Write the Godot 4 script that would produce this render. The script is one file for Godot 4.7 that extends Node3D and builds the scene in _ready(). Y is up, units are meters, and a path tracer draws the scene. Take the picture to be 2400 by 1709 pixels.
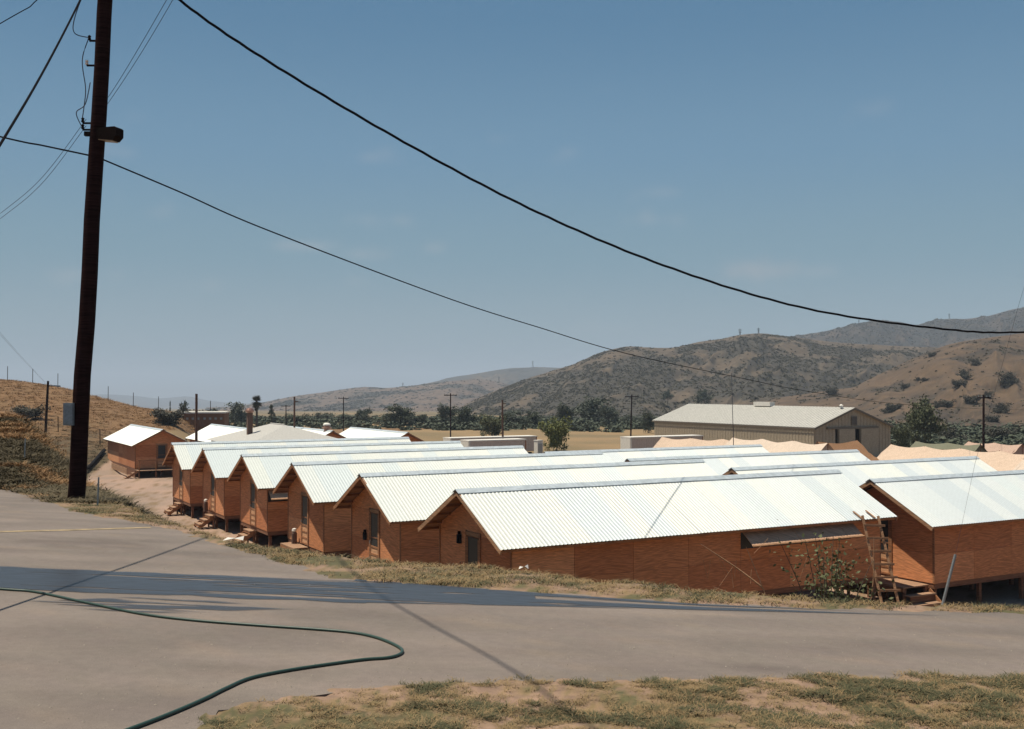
extends Node3D
# A camp of plywood huts with ribbed metal roofs below a road. y is up, metres, eye at the origin.

const D := Vector3(0.8722, 0, -0.4891)      # along the hut ridges, away from the road
const P := Vector3(-0.4891, 0, -0.8722)     # from hut to hut
var used := {}
var counts := {}
var boxes := {}
var M := {}
var rng := RandomNumberGenerator.new()
var na := FastNoiseLite.new()
var nb := FastNoiseLite.new()
var nc := FastNoiseLite.new()

func _ready():
	rng.seed = 7
	na.seed = 3; na.frequency = 1.0; na.fractal_octaves = 4
	nb.seed = 11; nb.frequency = 1.0; nb.fractal_octaves = 2
	nc.seed = 23; nc.frequency = 1.0; nc.fractal_octaves = 3; nc.fractal_type = FastNoiseLite.FRACTAL_RIDGED
	# ---- camera
	var cam := Camera3D.new(); cam.name = "camera"; add_child(cam)
	cam.fov = 36.93; cam.near = 0.1; cam.far = 20000.0; cam.rotation_degrees.x = 1.138
	cam.current = true
	# ---- sky, sun, exposure
	var env := Environment.new()
	env.background_mode = Environment.BG_SKY
	var sky := Sky.new(); sky.sky_material = make_sky(); env.sky = sky
	env.background_energy_multiplier = 0.77
	env.tonemap_mode = Environment.TONE_MAPPER_LINEAR
	env.tonemap_exposure = 1.3
	env.fog_enabled = true; env.fog_density = 0.00018; env.fog_light_color = Color(0.80, 0.86, 0.93)
	env.sdfgi_enabled = true; env.ssao_enabled = true; env.ssil_enabled = true
	var we := WorldEnvironment.new(); we.name = "world_environment"; we.environment = env; add_child(we)
	var sun := DirectionalLight3D.new(); sun.name = "sun"; add_child(sun)
	sun.light_energy = 1.6; sun.light_color = Color(1.0, 0.955, 0.875); sun.light_angular_distance = 0.53; sun.shadow_enabled = true
	sun.basis = Basis.looking_at(Vector3(0.77, -2.28, 0.044).normalized(), Vector3.BACK)
	make_materials()
	# ---- the setting
	build_terrain()
	build_hills()
	build_road()
	build_huts()
	build_camp_behind()
	build_warehouse()
	build_tents()
	build_poles_and_wires()
	build_fence_and_hillside()
	build_trees()
	build_grass()
	build_small_things()

# ------------------------------------------------------------------ helpers
func numbered(n: String) -> String:
	if not used.has(n):
		used[n] = 0
		return n
	used[n] += 1
	return "%s_%03d" % [n, used[n]]

func tag(o: Node, label: String, category: String, group := "", kind := ""):
	o.set_meta("label", label); o.set_meta("category", category)
	if group != "": o.set_meta("group", group)
	if kind != "": o.set_meta("kind", kind)
	return o

func thing(called: String, label: String, category: String, at := Vector3.ZERO, turn := 0.0, group := "") -> Node3D:
	var o := Node3D.new(); o.name = numbered(called); add_child(o)
	o.position = at; o.rotation.y = turn
	tag(o, label, category, group)
	return o

func part(called: String, mesh: Mesh, m: Material, parent: Node, at := Vector3.ZERO, b := Basis.IDENTITY) -> MeshInstance3D:
	var o := MeshInstance3D.new()
	o.mesh = mesh; o.material_override = m; o.transform = Transform3D(b, at)
	if parent == self:
		o.name = numbered(called); add_child(o)
	else:
		var k := 0
		var n := called
		var pid := parent.get_instance_id()
		if not counts.has(pid): counts[pid] = {}
		var d: Dictionary = counts[pid]
		if d.has(called):
			d[called] += 1; n = "%s_%03d" % [called, d[called]]
		else: d[called] = 0
		o.name = n; parent.add_child(o)
	return o

func struct(called: String, mesh: Mesh, m: Material) -> MeshInstance3D:
	var o := part(called, mesh, m, self)
	o.set_meta("kind", "structure")
	return o

func bm(s: Vector3) -> BoxMesh:
	if not boxes.has(s):
		var b := BoxMesh.new(); b.size = s; boxes[s] = b
	return boxes[s]

func bx(called: String, s: Vector3, at: Vector3, m: Material, parent: Node, b := Basis.IDENTITY) -> MeshInstance3D:
	return part(called, bm(s), m, parent, at, b)

func beam(called: String, a: Vector3, c: Vector3, w: float, h: float, m: Material, parent: Node) -> MeshInstance3D:
	# a straight timber from a to c, its length along local z
	var d := c - a
	var up := Vector3.UP if absf(d.normalized().y) < 0.95 else Vector3.RIGHT
	return part(called, bm(Vector3(w, h, snappedf(d.length(), 0.001))), m, parent, (a + c) / 2, Basis.looking_at(d.normalized(), up))

func mb() -> SurfaceTool:
	var st := SurfaceTool.new(); st.begin(Mesh.PRIMITIVE_TRIANGLES); return st

func tri(st: SurfaceTool, a: Vector3, b: Vector3, c: Vector3, uv := Vector2.ZERO):
	# a b c run counter-clockwise seen from outside
	var n := (b - a).cross(c - a).normalized()
	for p in [a, c, b]:
		st.set_normal(n); st.set_uv(uv); st.add_vertex(p)

func quad(st: SurfaceTool, a: Vector3, b: Vector3, c: Vector3, d: Vector3):
	tri(st, a, b, c); tri(st, a, c, d)

func sbox(st: SurfaceTool, c: Vector3, s: Vector3, b := Basis.IDENTITY):
	var h := s / 2
	var v := []
	for i in 8:
		v.append(c + b * Vector3(h.x * (1 if i & 1 else -1), h.y * (1 if i & 2 else -1), h.z * (1 if i & 4 else -1)))
	quad(st, v[4], v[5], v[7], v[6]); quad(st, v[1], v[0], v[2], v[3])
	quad(st, v[5], v[1], v[3], v[7]); quad(st, v[0], v[4], v[6], v[2])
	quad(st, v[6], v[7], v[3], v[2]); quad(st, v[0], v[1], v[5], v[4])

func sbeam(st: SurfaceTool, a: Vector3, c: Vector3, w: float, h: float):
	var d := c - a
	var up := Vector3.UP if absf(d.normalized().y) < 0.95 else Vector3.RIGHT
	sbox(st, (a + c) / 2, Vector3(w, h, d.length()), Basis.looking_at(d.normalized(), up))

func prism(outline: PackedVector2Array, depth: float) -> ArrayMesh:
	# outline counter-clockwise in x y, front face at z = 0, back at -depth
	var st := mb()
	var ix := Geometry2D.triangulate_polygon(outline)
	for k in range(0, ix.size(), 3):
		var a := outline[ix[k]]; var b := outline[ix[k + 1]]; var c := outline[ix[k + 2]]
		if (b - a).cross(c - a) < 0:
			var t := b; b = c; c = t
		tri(st, Vector3(a.x, a.y, 0), Vector3(b.x, b.y, 0), Vector3(c.x, c.y, 0))
		tri(st, Vector3(a.x, a.y, -depth), Vector3(c.x, c.y, -depth), Vector3(b.x, b.y, -depth))
	for k in outline.size():
		var a := outline[k]; var b := outline[(k + 1) % outline.size()]
		quad(st, Vector3(a.x, a.y, -depth), Vector3(b.x, b.y, -depth), Vector3(b.x, b.y, 0), Vector3(a.x, a.y, 0))
	return st.commit()

func tube(st: SurfaceTool, pts: Array, radii, sides := 8, caps := true):
	# smooth tube through pts
	var rings := []
	var up := Vector3.UP
	for i in pts.size():
		var t: Vector3 = (pts[mini(i + 1, pts.size() - 1)] - pts[maxi(i - 1, 0)]).normalized()
		if absf(t.dot(up)) > 0.97: up = Vector3.RIGHT if absf(t.x) < 0.9 else Vector3.BACK
		var s := t.cross(up).normalized()
		var u := s.cross(t).normalized()
		var r: float = radii if typeof(radii) == TYPE_FLOAT else radii[i]
		var ring := []
		for k in sides:
			var a := TAU * k / sides
			var n := s * cos(a) + u * sin(a)
			ring.append([pts[i] + n * r, n])
		rings.append(ring)
	for i in rings.size() - 1:
		for k in sides:
			var a = rings[i][k]; var b = rings[i][(k + 1) % sides]
			var c = rings[i + 1][(k + 1) % sides]; var d = rings[i + 1][k]
			for q in [a, b, c, a, c, d]:
				st.set_normal(q[1]); st.set_uv(Vector2.ZERO); st.add_vertex(q[0])
	if caps:
		for k in range(1, sides - 1):
			tri(st, rings[0][0][0], rings[0][k][0], rings[0][k + 1][0])
			var e = rings[rings.size() - 1]
			tri(st, e[0][0], e[k + 1][0], e[k][0])

func spline(pts: Array, n: int) -> Array:
	var out := []
	for i in pts.size() - 1:
		var a = pts[maxi(i - 1, 0)]; var b = pts[i]; var c = pts[i + 1]; var d = pts[mini(i + 2, pts.size() - 1)]
		for k in n:
			var t := float(k) / n
			out.append(b.cubic_interpolate(c, a, d, t))
	out.append(pts[-1])
	return out

func lathe(st: SurfaceTool, prof: Array, at: Vector3, sides := 16):
	for i in prof.size() - 1:
		for k in sides:
			var a0 := TAU * k / sides; var a1 := TAU * (k + 1) / sides
			var p: Vector2 = prof[i]; var q: Vector2 = prof[i + 1]
			quad(st, at + Vector3(p.x * sin(a0), p.y, p.x * cos(a0)), at + Vector3(p.x * sin(a1), p.y, p.x * cos(a1)),
				at + Vector3(q.x * sin(a1), q.y, q.x * cos(a1)), at + Vector3(q.x * sin(a0), q.y, q.x * cos(a0)))

# ------------------------------------------------------------------ sky
func make_sky() -> PanoramaSkyMaterial:
	var w := 1024; var h := 512
	var im := Image.create(w, h, false, Image.FORMAT_RGBF)
	var stops := [[-90.0, Color(0.26, 0.23, 0.19)], [-4.0, Color(0.30, 0.29, 0.27)], [-0.5, Color(0.30, 0.345, 0.41)], [0.0, Color(0.30, 0.36, 0.43)], [3.0, Color(0.285, 0.365, 0.44)], [7.0, Color(0.215, 0.325, 0.425)],
		[12.0, Color(0.165, 0.285, 0.43)], [19.0, Color(0.105, 0.215, 0.365)], [32.0, Color(0.08, 0.175, 0.335)], [90.0, Color(0.06, 0.14, 0.29)]]
	for y in h:
		var e := 90.0 - (y + 0.5) * 180.0 / h
		var c: Color = stops[0][1]
		for k in stops.size() - 1:
			if e >= stops[k][0] and e <= stops[k + 1][0]:
				c = stops[k][1].lerp(stops[k + 1][1], smoothstep(0.0, 1.0, inverse_lerp(stops[k][0], stops[k + 1][0], e)) * 0.4 + 0.6 * inverse_lerp(stops[k][0], stops[k + 1][0], e))
		if e > 0.0: c = Color(c.r * 0.955, c.g * 1.02, c.b * 0.985)
		im.fill_rect(Rect2i(0, y, w, 1), c)
	# faint scattered wisps of cloud, thin and low, all round
	var n := FastNoiseLite.new(); n.seed = 5; n.frequency = 1.0; n.fractal_octaves = 4
	for y in range(200, 256):
		var e := 90.0 - (y + 0.5) * 180.0 / h
		for x in w:
			var a := TAU * x / w
			var v := n.get_noise_3d(cos(a) * 7.0, e * 0.6, sin(a) * 7.0) - 0.40
			if v > 0.0:
				var f := minf(v * 1.6, 0.3) * smoothstep(2.0, 5.0, e) * smoothstep(17.0, 9.0, e)
				im.set_pixel(x, y, im.get_pixel(x, y).lerp(Color(0.50, 0.50, 0.52), f))
	# one thin flat cloud low on the right
	for y in range(228, 250):
		var e := 90.0 - (y + 0.5) * 180.0 / h
		for x in range(w):
			var da := rad_to_deg(wrapf(TAU * (x + 0.5) / w, -PI, PI)) - 12.7
			var q := Vector2(da / 2.6, (e - 5.9) / 0.75)
			var f := smoothstep(1.0, 0.0, q.length() + 0.7 * n.get_noise_2d(da * 0.7, e * 1.6))
			im.set_pixel(x, y, im.get_pixel(x, y).lerp(Color(0.46, 0.44, 0.45), f * 0.4))
	var m := PanoramaSkyMaterial.new()
	m.panorama = ImageTexture.create_from_image(im)
	return m

# ------------------------------------------------------------------ materials
func lin(r: float, g: float, b: float) -> Color:
	return Color(r, g, b).linear_to_srgb()

func grain_tex(sx: float, sy: float, lo: float, hi: float, sd: int, size := 256, oct := 4) -> ImageTexture:
	# tiling light to dark grain, stretched by sx, sy
	var n := FastNoiseLite.new(); n.seed = sd; n.frequency = 1.0; n.fractal_octaves = oct
	var im := Image.create(size, size, true, Image.FORMAT_RGB8)
	for y in size:
		var b := TAU * y / size
		for x in size:
			var a := TAU * x / size
			var p := Vector3(cos(a) * sx + 3.0 * sin(b) * sy * 0.3, sin(a) * sx + cos(b) * sy, sin(b) * sy)
			var v := clampf(n.get_noise_3dv(p) * 0.9 + 0.5, 0.0, 1.0)
			var f := lerpf(lo, hi, v)
			im.set_pixel(x, y, Color(f, f, f))
	im.generate_mipmaps()
	return ImageTexture.create_from_image(im)

func speck_tex(lo: float, hi: float, sd: int, size := 512, single := 0.4) -> ImageTexture:
	# tiling blotches with single-grain speckle on top
	var n := FastNoiseLite.new(); n.seed = sd; n.frequency = 0.02; n.fractal_octaves = 5
	var base := n.get_seamless_image(size, size)
	var r := RandomNumberGenerator.new(); r.seed = sd
	var im := Image.create(size, size, true, Image.FORMAT_RGB8)
	for y in size:
		for x in size:
			var v := base.get_pixel(x, y).r * (1.0 - single) + r.randf() * single
			var f := lerpf(lo, hi, v)
			im.set_pixel(x, y, Color(f, f * 0.995, f * 0.985))
	im.generate_mipmaps()
	return ImageTexture.create_from_image(im)

func mat(c: Color, rough: float, tex: Texture2D = null, scale := 1.0, metal := 0.0, world := true) -> StandardMaterial3D:
	var m := StandardMaterial3D.new()
	m.albedo_color = c; m.roughness = rough; m.metallic = metal
	if tex:
		m.albedo_texture = tex; m.uv1_triplanar = true; m.uv1_world_triplanar = world
		m.uv1_scale = Vector3.ONE * scale; m.uv1_triplanar_sharpness = 4.0
	return m

func vmat(rough: float, tex: Texture2D, scale: float) -> StandardMaterial3D:
	var m := mat(Color.WHITE, rough, tex, scale)
	m.vertex_color_use_as_albedo = true
	return m

func make_materials():
	var wood := grain_tex(0.5, 7.0, 0.62, 1.0, 1)
	var ply := grain_tex(1.1, 6.0, 0.73, 1.0, 2, 384, 5)
	var smudge := grain_tex(2.2, 2.2, 0.86, 1.0, 4)
	var faint := grain_tex(2.2, 2.2, 0.95, 1.0, 4)
	var speck := speck_tex(0.72, 1.0, 6)
	M.speck = speck
	M.ply = []
	for c in [[0.74, 0.305, 0.13], [0.66, 0.255, 0.10], [0.78, 0.345, 0.155], [0.58, 0.21, 0.08]]:
		M.ply.append(mat(lin(c[0], c[1], c[2]), 0.85, ply, 0.45))
	M.door_panel = mat(lin(0.74, 0.41, 0.22), 0.8, ply, 0.5)
	M.timber = mat(lin(0.42, 0.185, 0.078), 0.85, wood, 0.6)
	M.timber_pale = mat(lin(0.46, 0.25, 0.13), 0.85, wood, 0.6)
	M.lining = mat(lin(0.32, 0.15, 0.07), 0.9, wood, 0.6)
	M.timber_dark = mat(lin(0.27, 0.115, 0.055), 0.9, wood, 0.6)
	M.deck = mat(lin(0.42, 0.25, 0.15), 0.85, wood, 0.6)
	M.roof = []
	for c in [[0.565, 0.595, 0.56], [0.55, 0.585, 0.565], [0.58, 0.60, 0.56], [0.51, 0.565, 0.57]]:
		M.roof.append(mat(lin(c[0], c[1], c[2]), 0.45, faint, 0.5, 0.0))
	M.roof_blue = []
	for c in [[0.475, 0.525, 0.545], [0.505, 0.55, 0.56], [0.455, 0.51, 0.535], [0.53, 0.57, 0.57]]:
		M.roof_blue.append(mat(lin(c[0], c[1], c[2]), 0.42, faint, 0.5, 0.0))
	M.ridge = mat(lin(0.47, 0.53, 0.565), 0.45, smudge, 0.3, 0.1)
	M.dark = mat(lin(0.012, 0.012, 0.014), 1.0); M.dark.metallic_specular = 0.1
	M.screen = mat(lin(0.016, 0.018, 0.02), 0.55)
	M.concrete = mat(lin(0.30, 0.26, 0.22), 0.9, speck, 0.8)
	M.creosote = mat(lin(0.030, 0.013, 0.012), 0.8, wood, 0.7)
	M.pole_brown = mat(lin(0.13, 0.06, 0.038), 0.85, wood, 0.7)
	M.wire = mat(lin(0.010, 0.009, 0.010), 0.95)
	M.wire_grey = mat(lin(0.06, 0.06, 0.075), 0.9)
	for m in [M.wire, M.wire_grey, M.creosote]: m.metallic_specular = 0.1
	M.grey_metal = mat(lin(0.22, 0.25, 0.27), 0.5, smudge, 1.0, 0.2)
	M.lamp_body = mat(lin(0.018, 0.011, 0.009), 0.8, smudge, 1.0); M.lamp_body.metallic_specular = 0.1
	M.lamp_lens = mat(lin(0.30, 0.20, 0.11), 0.25)
	M.porcelain = mat(lin(0.75, 0.6, 0.5), 0.3)
	M.shingle = mat(lin(0.50, 0.495, 0.475), 0.95, speck, 0.5)
	M.stack = mat(lin(0.13, 0.07, 0.05), 0.8, smudge, 1.0)
	M.copper = mat(lin(0.42, 0.24, 0.18), 0.35, smudge, 1.0, 0.6)
	M.white = mat(lin(0.70, 0.67, 0.61), 0.6, smudge, 0.4)
	M.container = mat(lin(0.60, 0.49, 0.42), 0.7, smudge, 0.4)
	M.container_rust = mat(lin(0.36, 0.16, 0.08), 0.8, smudge, 0.6)
	M.block = mat(lin(0.22, 0.105, 0.055), 0.85, smudge, 0.4)
	M.glass_dark = mat(lin(0.03, 0.035, 0.04), 0.15)
	M.window_pale = mat(lin(0.30, 0.30, 0.29), 0.2)
	M.wh_wall = mat(lin(0.36, 0.30, 0.22), 0.6, smudge, 0.25)
	M.wh_roof = mat(lin(0.46, 0.45, 0.41), 0.55, smudge, 0.2)
	M.wh_trim = mat(lin(0.13, 0.11, 0.085), 0.7)
	M.canvas = mat(lin(0.54, 0.41, 0.31), 0.95, smudge, 0.5)
	M.canvas_pale = mat(lin(0.57, 0.47, 0.38), 0.95, smudge, 0.5)
	M.canvas_green = mat(lin(0.15, 0.15, 0.10), 0.95, smudge, 0.5)
	M.canvas_pink = mat(lin(0.44, 0.31, 0.24), 0.95, smudge, 0.5)
	M.canvas_brown = mat(lin(0.24, 0.125, 0.06), 0.95, smudge, 0.5)
	M.hose = mat(lin(0.017, 0.043, 0.031), 0.5)
	M.paint = mat(lin(0.50, 0.38, 0.22), 0.8, speck_tex(0.45, 1.0, 9, 256), 0.9)
	M.ground = vmat(0.97, speck, 0.55)
	M.hill = vmat(1.0, speck_tex(0.62, 1.0, 12, 256), 0.012)
	M.asphalt = vmat(0.9, speck_tex(0.74, 1.0, 41, 512, 0.75), 0.83)
	M.leaf = {}
	for k in {"olive": [0.060, 0.068, 0.026], "dark": [0.042, 0.054, 0.030], "blue": [0.066, 0.080, 0.056], "bright": [0.115, 0.125, 0.030], "hill": [0.042, 0.040, 0.027], "bush": [0.075, 0.085, 0.032], "palm": [0.050, 0.050, 0.022]}.keys():
		var c = {"olive": [0.060, 0.068, 0.026], "dark": [0.042, 0.054, 0.030], "blue": [0.066, 0.080, 0.056], "bright": [0.115, 0.125, 0.030], "hill": [0.042, 0.040, 0.027], "bush": [0.075, 0.085, 0.032], "palm": [0.050, 0.050, 0.022]}[k]
		var m := mat(lin(c[0], c[1], c[2]), 0.8)
		m.cull_mode = BaseMaterial3D.CULL_DISABLED
		m.backlight = Color(0.25, 0.28, 0.12)
		M.leaf[k] = m
	M.chaparral = mat(lin(0.078, 0.070, 0.045), 0.9)
	M.chaparral.cull_mode = BaseMaterial3D.CULL_DISABLED
	M.trunk = mat(lin(0.11, 0.08, 0.055), 0.95, wood, 1.0)
	M.grass = {}
	for k in {"straw": 0, "green": 0, "gold": 0, "brush": 0}.keys():
		var c = {"straw": [0.200, 0.137, 0.062], "green": [0.055, 0.054, 0.021], "gold": [0.215, 0.118, 0.046], "brush": [0.072, 0.055, 0.025]}[k]
		var m := mat(lin(c[0], c[1], c[2]), 0.9)
		m.cull_mode = BaseMaterial3D.CULL_DISABLED
		M.grass[k] = m

# ------------------------------------------------------------------ terrain
# plan points are (x, forward distance)
var crest := PackedVector2Array([Vector2(150, 70), Vector2(60, 33), Vector2(30, 21), Vector2(15, 14.0), Vector2(8, 11.5), Vector2(5.0, 10.4), Vector2(3.2, 10.2), Vector2(1.7, 10.6), Vector2(0, 11.65), Vector2(-1.6, 12.1), Vector2(-2.45, 12.6),
	Vector2(-3.3, 13.35), Vector2(-4.4, 14.95), Vector2(-5.3, 16.45), Vector2(-6.4, 18.3), Vector2(-8.3, 22.2), Vector2(-10.1, 25.5), Vector2(-12.3, 30.5), Vector2(-14.2, 34), Vector2(-24, 37), Vector2(-60, 44), Vector2(-150, 60)])
var plateau := PackedVector2Array()
var asphalt_edge := PackedVector2Array()
var hill_az := [-2.0, -0.72, -0.547, -0.469, -0.440, -0.416, -0.4015, -0.387, -0.363, -0.344, -0.310, -0.295, -0.28, -0.26]
var hill_y := [16.0, 9.0, 3.0, 1.1, 0.6, 0.0, -0.45, -1.2, -2.2, -3.1, -4.2, -6.0, -9.0, -12.0]

func plane_y(x: float, zf: float) -> float:
	return -1.4 - 0.05 * zf - 0.04 * x

func crest_dist(p: Vector2) -> float:
	var best := 1e9
	for i in crest.size() - 1:
		var q := Geometry2D.get_closest_point_to_segment(p, crest[i], crest[i + 1])
		best = minf(best, q.distance_squared_to(p))
	best = sqrt(best)
	return -best if Geometry2D.is_point_in_polygon(p, plateau) else best

func yard_y(x: float, zf: float) -> float:
	var y := -7.85 - 0.0113 * minf(zf, 150.0) - 0.004 * clampf(zf - 150.0, 0.0, 150.0) - 0.02 * maxf(zf - 300.0, 0.0)
	return y - 0.02 * clampf(x + 2.0, 0.0, 20.0) * smoothstep(20.0, 40.0, zf)

func hill_h(x: float, zf: float) -> float:
	if zf < 90.0 or zf > 330.0: return -1000.0
	var az := x / zf
	var hc: float = hill_y[hill_y.size() - 1]
	if az > hill_az[hill_az.size() - 1]: return -1000.0
	for i in hill_az.size() - 1:
		if az >= hill_az[i] and az <= hill_az[i + 1]:
			hc = lerpf(hill_y[i], hill_y[i + 1], inverse_lerp(hill_az[i], hill_az[i + 1], az)); break
	if az < hill_az[0]: hc = hill_y[0]
	hc *= 1.0 + 0.0
	hc += na.get_noise_2d(x * 0.05, zf * 0.02) * 0.5
	var rc := 170.0
	var base := -9.5
	if zf <= rc:
		var t := clampf((rc - zf) / 62.0, 0.0, 1.0)
		return lerpf(hc, base, 0.5 * t + 0.5 * t * t * (3.0 - 2.0 * t))
	return lerpf(hc, -16.0, smoothstep(0.0, 1.0, clampf((zf - rc) / 120.0, 0.0, 1.0)))

func ground_y(x: float, z: float, rough := true) -> float:
	var zf := -z
	var s := crest_dist(Vector2(x, zf)) if zf < 190.0 else 100.0
	var y := yard_y(x, zf)
	if s < 22.0:
		# the bank left of the near pole rises behind the road
		var ph := plane_y(clampf(x, -12, 30), zf) if zf < 22.0 else -2.5 - 0.04 * clampf(x, -12.0, 30.0) + minf(zf - 22.0, 12.0) * lerpf(-0.04, 0.085, smoothstep(-0.392, -0.46, x / zf))
		if s <= 0.0:
			y = ph
			if rough:
				var edge := asphalt_dist(Vector2(x, zf))
				y += smoothstep(-0.10, 0.03, edge + 0.16 * na.get_noise_2d(x * 3.3, zf * 3.3)) * 0.024 + smoothstep(0.05, 0.6, edge) * (0.04 * na.get_noise_2d(x * 1.1, zf * 1.1)) + smoothstep(3.0, 12.0, edge) * 0.18 * na.get_noise_2d(x * 0.16, zf * 0.09)
		else:
			var w := lerpf(22.0, 3.0, smoothstep(20.0, 26.0, zf))
			var t := clampf(1.0 - s / w, 0.0, 1.0)
			y = lerpf(y, ph, t * t)
			if rough: y += -0.02 + 0.05 * na.get_noise_2d(x * 0.9, zf * 0.9) * (1.0 if s < 18.0 else 0.4)
	elif rough and zf < 250.0:
		y += 0.05 * na.get_noise_2d(x * 0.3, zf * 0.3)
	return maxf(y, hill_h(x, zf))

func asphalt_dist(p: Vector2) -> float:
	var best := 1e9
	for i in asphalt_edge.size():
		var q := Geometry2D.get_closest_point_to_segment(p, asphalt_edge[i], asphalt_edge[(i + 1) % asphalt_edge.size()])
		best = minf(best, q.distance_squared_to(p))
	best = sqrt(best)
	return -best if Geometry2D.is_point_in_polygon(p, asphalt_edge) else best

func mixc(a: Color, b: Color, t: float) -> Color:
	return a.lerp(b, clampf(t, 0.0, 1.0))

func ground_color(x: float, z: float, s: float) -> Color:
	var zf := -z
	var n1 := na.get_noise_2d(x * 0.9 + 40.0, zf * 0.9)
	var n2 := na.get_noise_2d(x * 0.13, zf * 0.13 + 70.0)
	var n3 := nb.get_noise_2d(x * 3.1, zf * 3.1)
	var dirt := Color(0.315, 0.205, 0.142)
	var straw := Color(0.235, 0.158, 0.072)
	var green := Color(0.095, 0.085, 0.034)
	var gold := Color(0.225, 0.122, 0.05)
	if s < 0.0 and zf < 35.0 or s >= 0.0 and s < 20.0 and zf < 60.0:
		var n4 := na.get_noise_2d(x * 11.0, zf * 11.0)
		var c := mixc(dirt, straw, 0.42 + n1 * 1.6 + n2 * 0.7 + n4 * 1.1)
		c = mixc(c, green, smoothstep(0.05, 0.42, n1 * 0.8 + n2 * 0.6 + n3 * 0.35 + n4 * 0.5))
		c = c * (1.0 + n4 * 0.35 + n3 * 0.12)
		if s >= 3.0: c = mixc(c, mixc(Color(0.13, 0.085, 0.043), straw, 0.5 + n1), smoothstep(3.0, 8.0, s) * 0.7)
		if s < 0.0: c = mixc(c, mixc(Color(0.10, 0.072, 0.034), green, 0.5 + n1 * 1.5), smoothstep(18.0, 24.0, zf) * 0.85)
		return c
	if s < 0.0 or zf < 260.0 and zf > 25.0 and x / zf < -0.388 + maxf(zf - 112.0, 0.0) * 0.0022:
		var far := smoothstep(122.0, 142.0, zf + n2 * 22.0)
		var c := mixc(mixc(Color(0.11, 0.076, 0.037), Color(0.07, 0.058, 0.029), 0.45 + n2 * 1.5 + n1 * 0.7), mixc(gold, Color(0.19, 0.108, 0.046), 0.35 + n2 * 1.2 + n1 * 0.8), far)
		return c
	if zf < 135.0 + 30.0 * n2:
		var c := mixc(Color(0.41, 0.275, 0.205), Color(0.30, 0.22, 0.17), 0.35 + n2 * 1.6)
		c = mixc(c, Color(0.22, 0.145, 0.075), smoothstep(0.15, 0.4, n1))
		return c
	var fld := mixc(Color(0.30, 0.20, 0.098), Color(0.20, 0.148, 0.07), 0.4 + na.get_noise_2d(x * 0.03, zf * 0.03) * 1.4)
	if zf > 300.0:
		fld = mixc(fld, Color(0.13, 0.11, 0.06), 0.5 + na.get_noise_2d(x * 0.012, zf * 0.012) * 1.6)
	return fld

func build_terrain():
	plateau = crest.duplicate()
	for p in [Vector2(-150, -60), Vector2(150, -60)]: plateau.append(p)
	asphalt_edge = road_outline()
	var az := []
	var a := -180.0
	while a < 180.0:
		az.append(deg_to_rad(a))
		a += 0.22 if absf(a) < 29.0 else (0.8 if absf(a) < 45.0 else 5.0)
	az.append(PI)
	var rs := [0.6, 2.0, 3.2]
	var r := 4.2
	while r < 9500.0:
		rs.append(r)
		r += clampf(r * 0.0165, 0.07, 400.0) if r < 320.0 else r * 0.035
	var nr := rs.size(); var ncol := az.size()
	var v := PackedVector3Array(); var col := PackedColorArray(); var idx := PackedInt32Array()
	for j in nr:
		for i in ncol:
			var x: float = rs[j] * sin(az[i]); var z: float = -rs[j] * cos(az[i])
			var s := crest_dist(Vector2(x, -z)) if rs[j] < 190.0 else 100.0
			v.append(Vector3(x, ground_y(x, z), z))
			col.append(ground_color(x, z, s))
	for j in nr - 1:
		for i in ncol - 1:
			var p := j * ncol + i
			idx.append_array([p, p + ncol + 1, p + 1, p, p + ncol, p + ncol + 1])
	struct("ground", arr(v, col, idx), M.ground)

func arr(v: PackedVector3Array, col: PackedColorArray, idx: PackedInt32Array) -> ArrayMesh:
	var n := PackedVector3Array(); n.resize(v.size())
	for k in range(0, idx.size(), 3):
		var a := v[idx[k]]; var b := v[idx[k + 1]]; var c := v[idx[k + 2]]
		var q := (c - a).cross(b - a)
		n[idx[k]] += q; n[idx[k + 1]] += q; n[idx[k + 2]] += q
	for k in n.size(): n[k] = n[k].normalized()
	var ar := []; ar.resize(Mesh.ARRAY_MAX)
	ar[Mesh.ARRAY_VERTEX] = v; ar[Mesh.ARRAY_NORMAL] = n; ar[Mesh.ARRAY_INDEX] = idx
	if col.size(): ar[Mesh.ARRAY_COLOR] = col
	var m := ArrayMesh.new(); m.add_surface_from_arrays(Mesh.PRIMITIVE_TRIANGLES, ar)
	return m

# ------------------------------------------------------------------ hills
func crest_at(pts: Array, a: float) -> float:
	if a <= pts[0].x: return pts[0].y - (pts[0].x - a) * 90.0
	for i in pts.size() - 1:
		if a <= pts[i + 1].x:
			var t := inverse_lerp(pts[i].x, pts[i + 1].x, a)
			var p0: Vector2 = pts[maxi(i - 1, 0)]; var p3: Vector2 = pts[mini(i + 2, pts.size() - 1)]
			var m1: float = (pts[i + 1].y - p0.y) / maxf(pts[i + 1].x - p0.x, 1e-4) * (pts[i + 1].x - pts[i].x)
			var m2: float = (p3.y - pts[i].y) / maxf(p3.x - pts[i].x, 1e-4) * (pts[i + 1].x - pts[i].x)
			return cubic_hermite(pts[i].y, m1, pts[i + 1].y, m2, t)
	return pts[-1].y - (a - pts[-1].x) * 40.0

func cubic_hermite(a: float, ma: float, b: float, mb_: float, t: float) -> float:
	var t2 := t * t; var t3 := t2 * t
	return a * (2 * t3 - 3 * t2 + 1) + ma * (t3 - 2 * t2 + t) + b * (-2 * t3 + 3 * t2) + mb_ * (t3 - t2)

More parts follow.
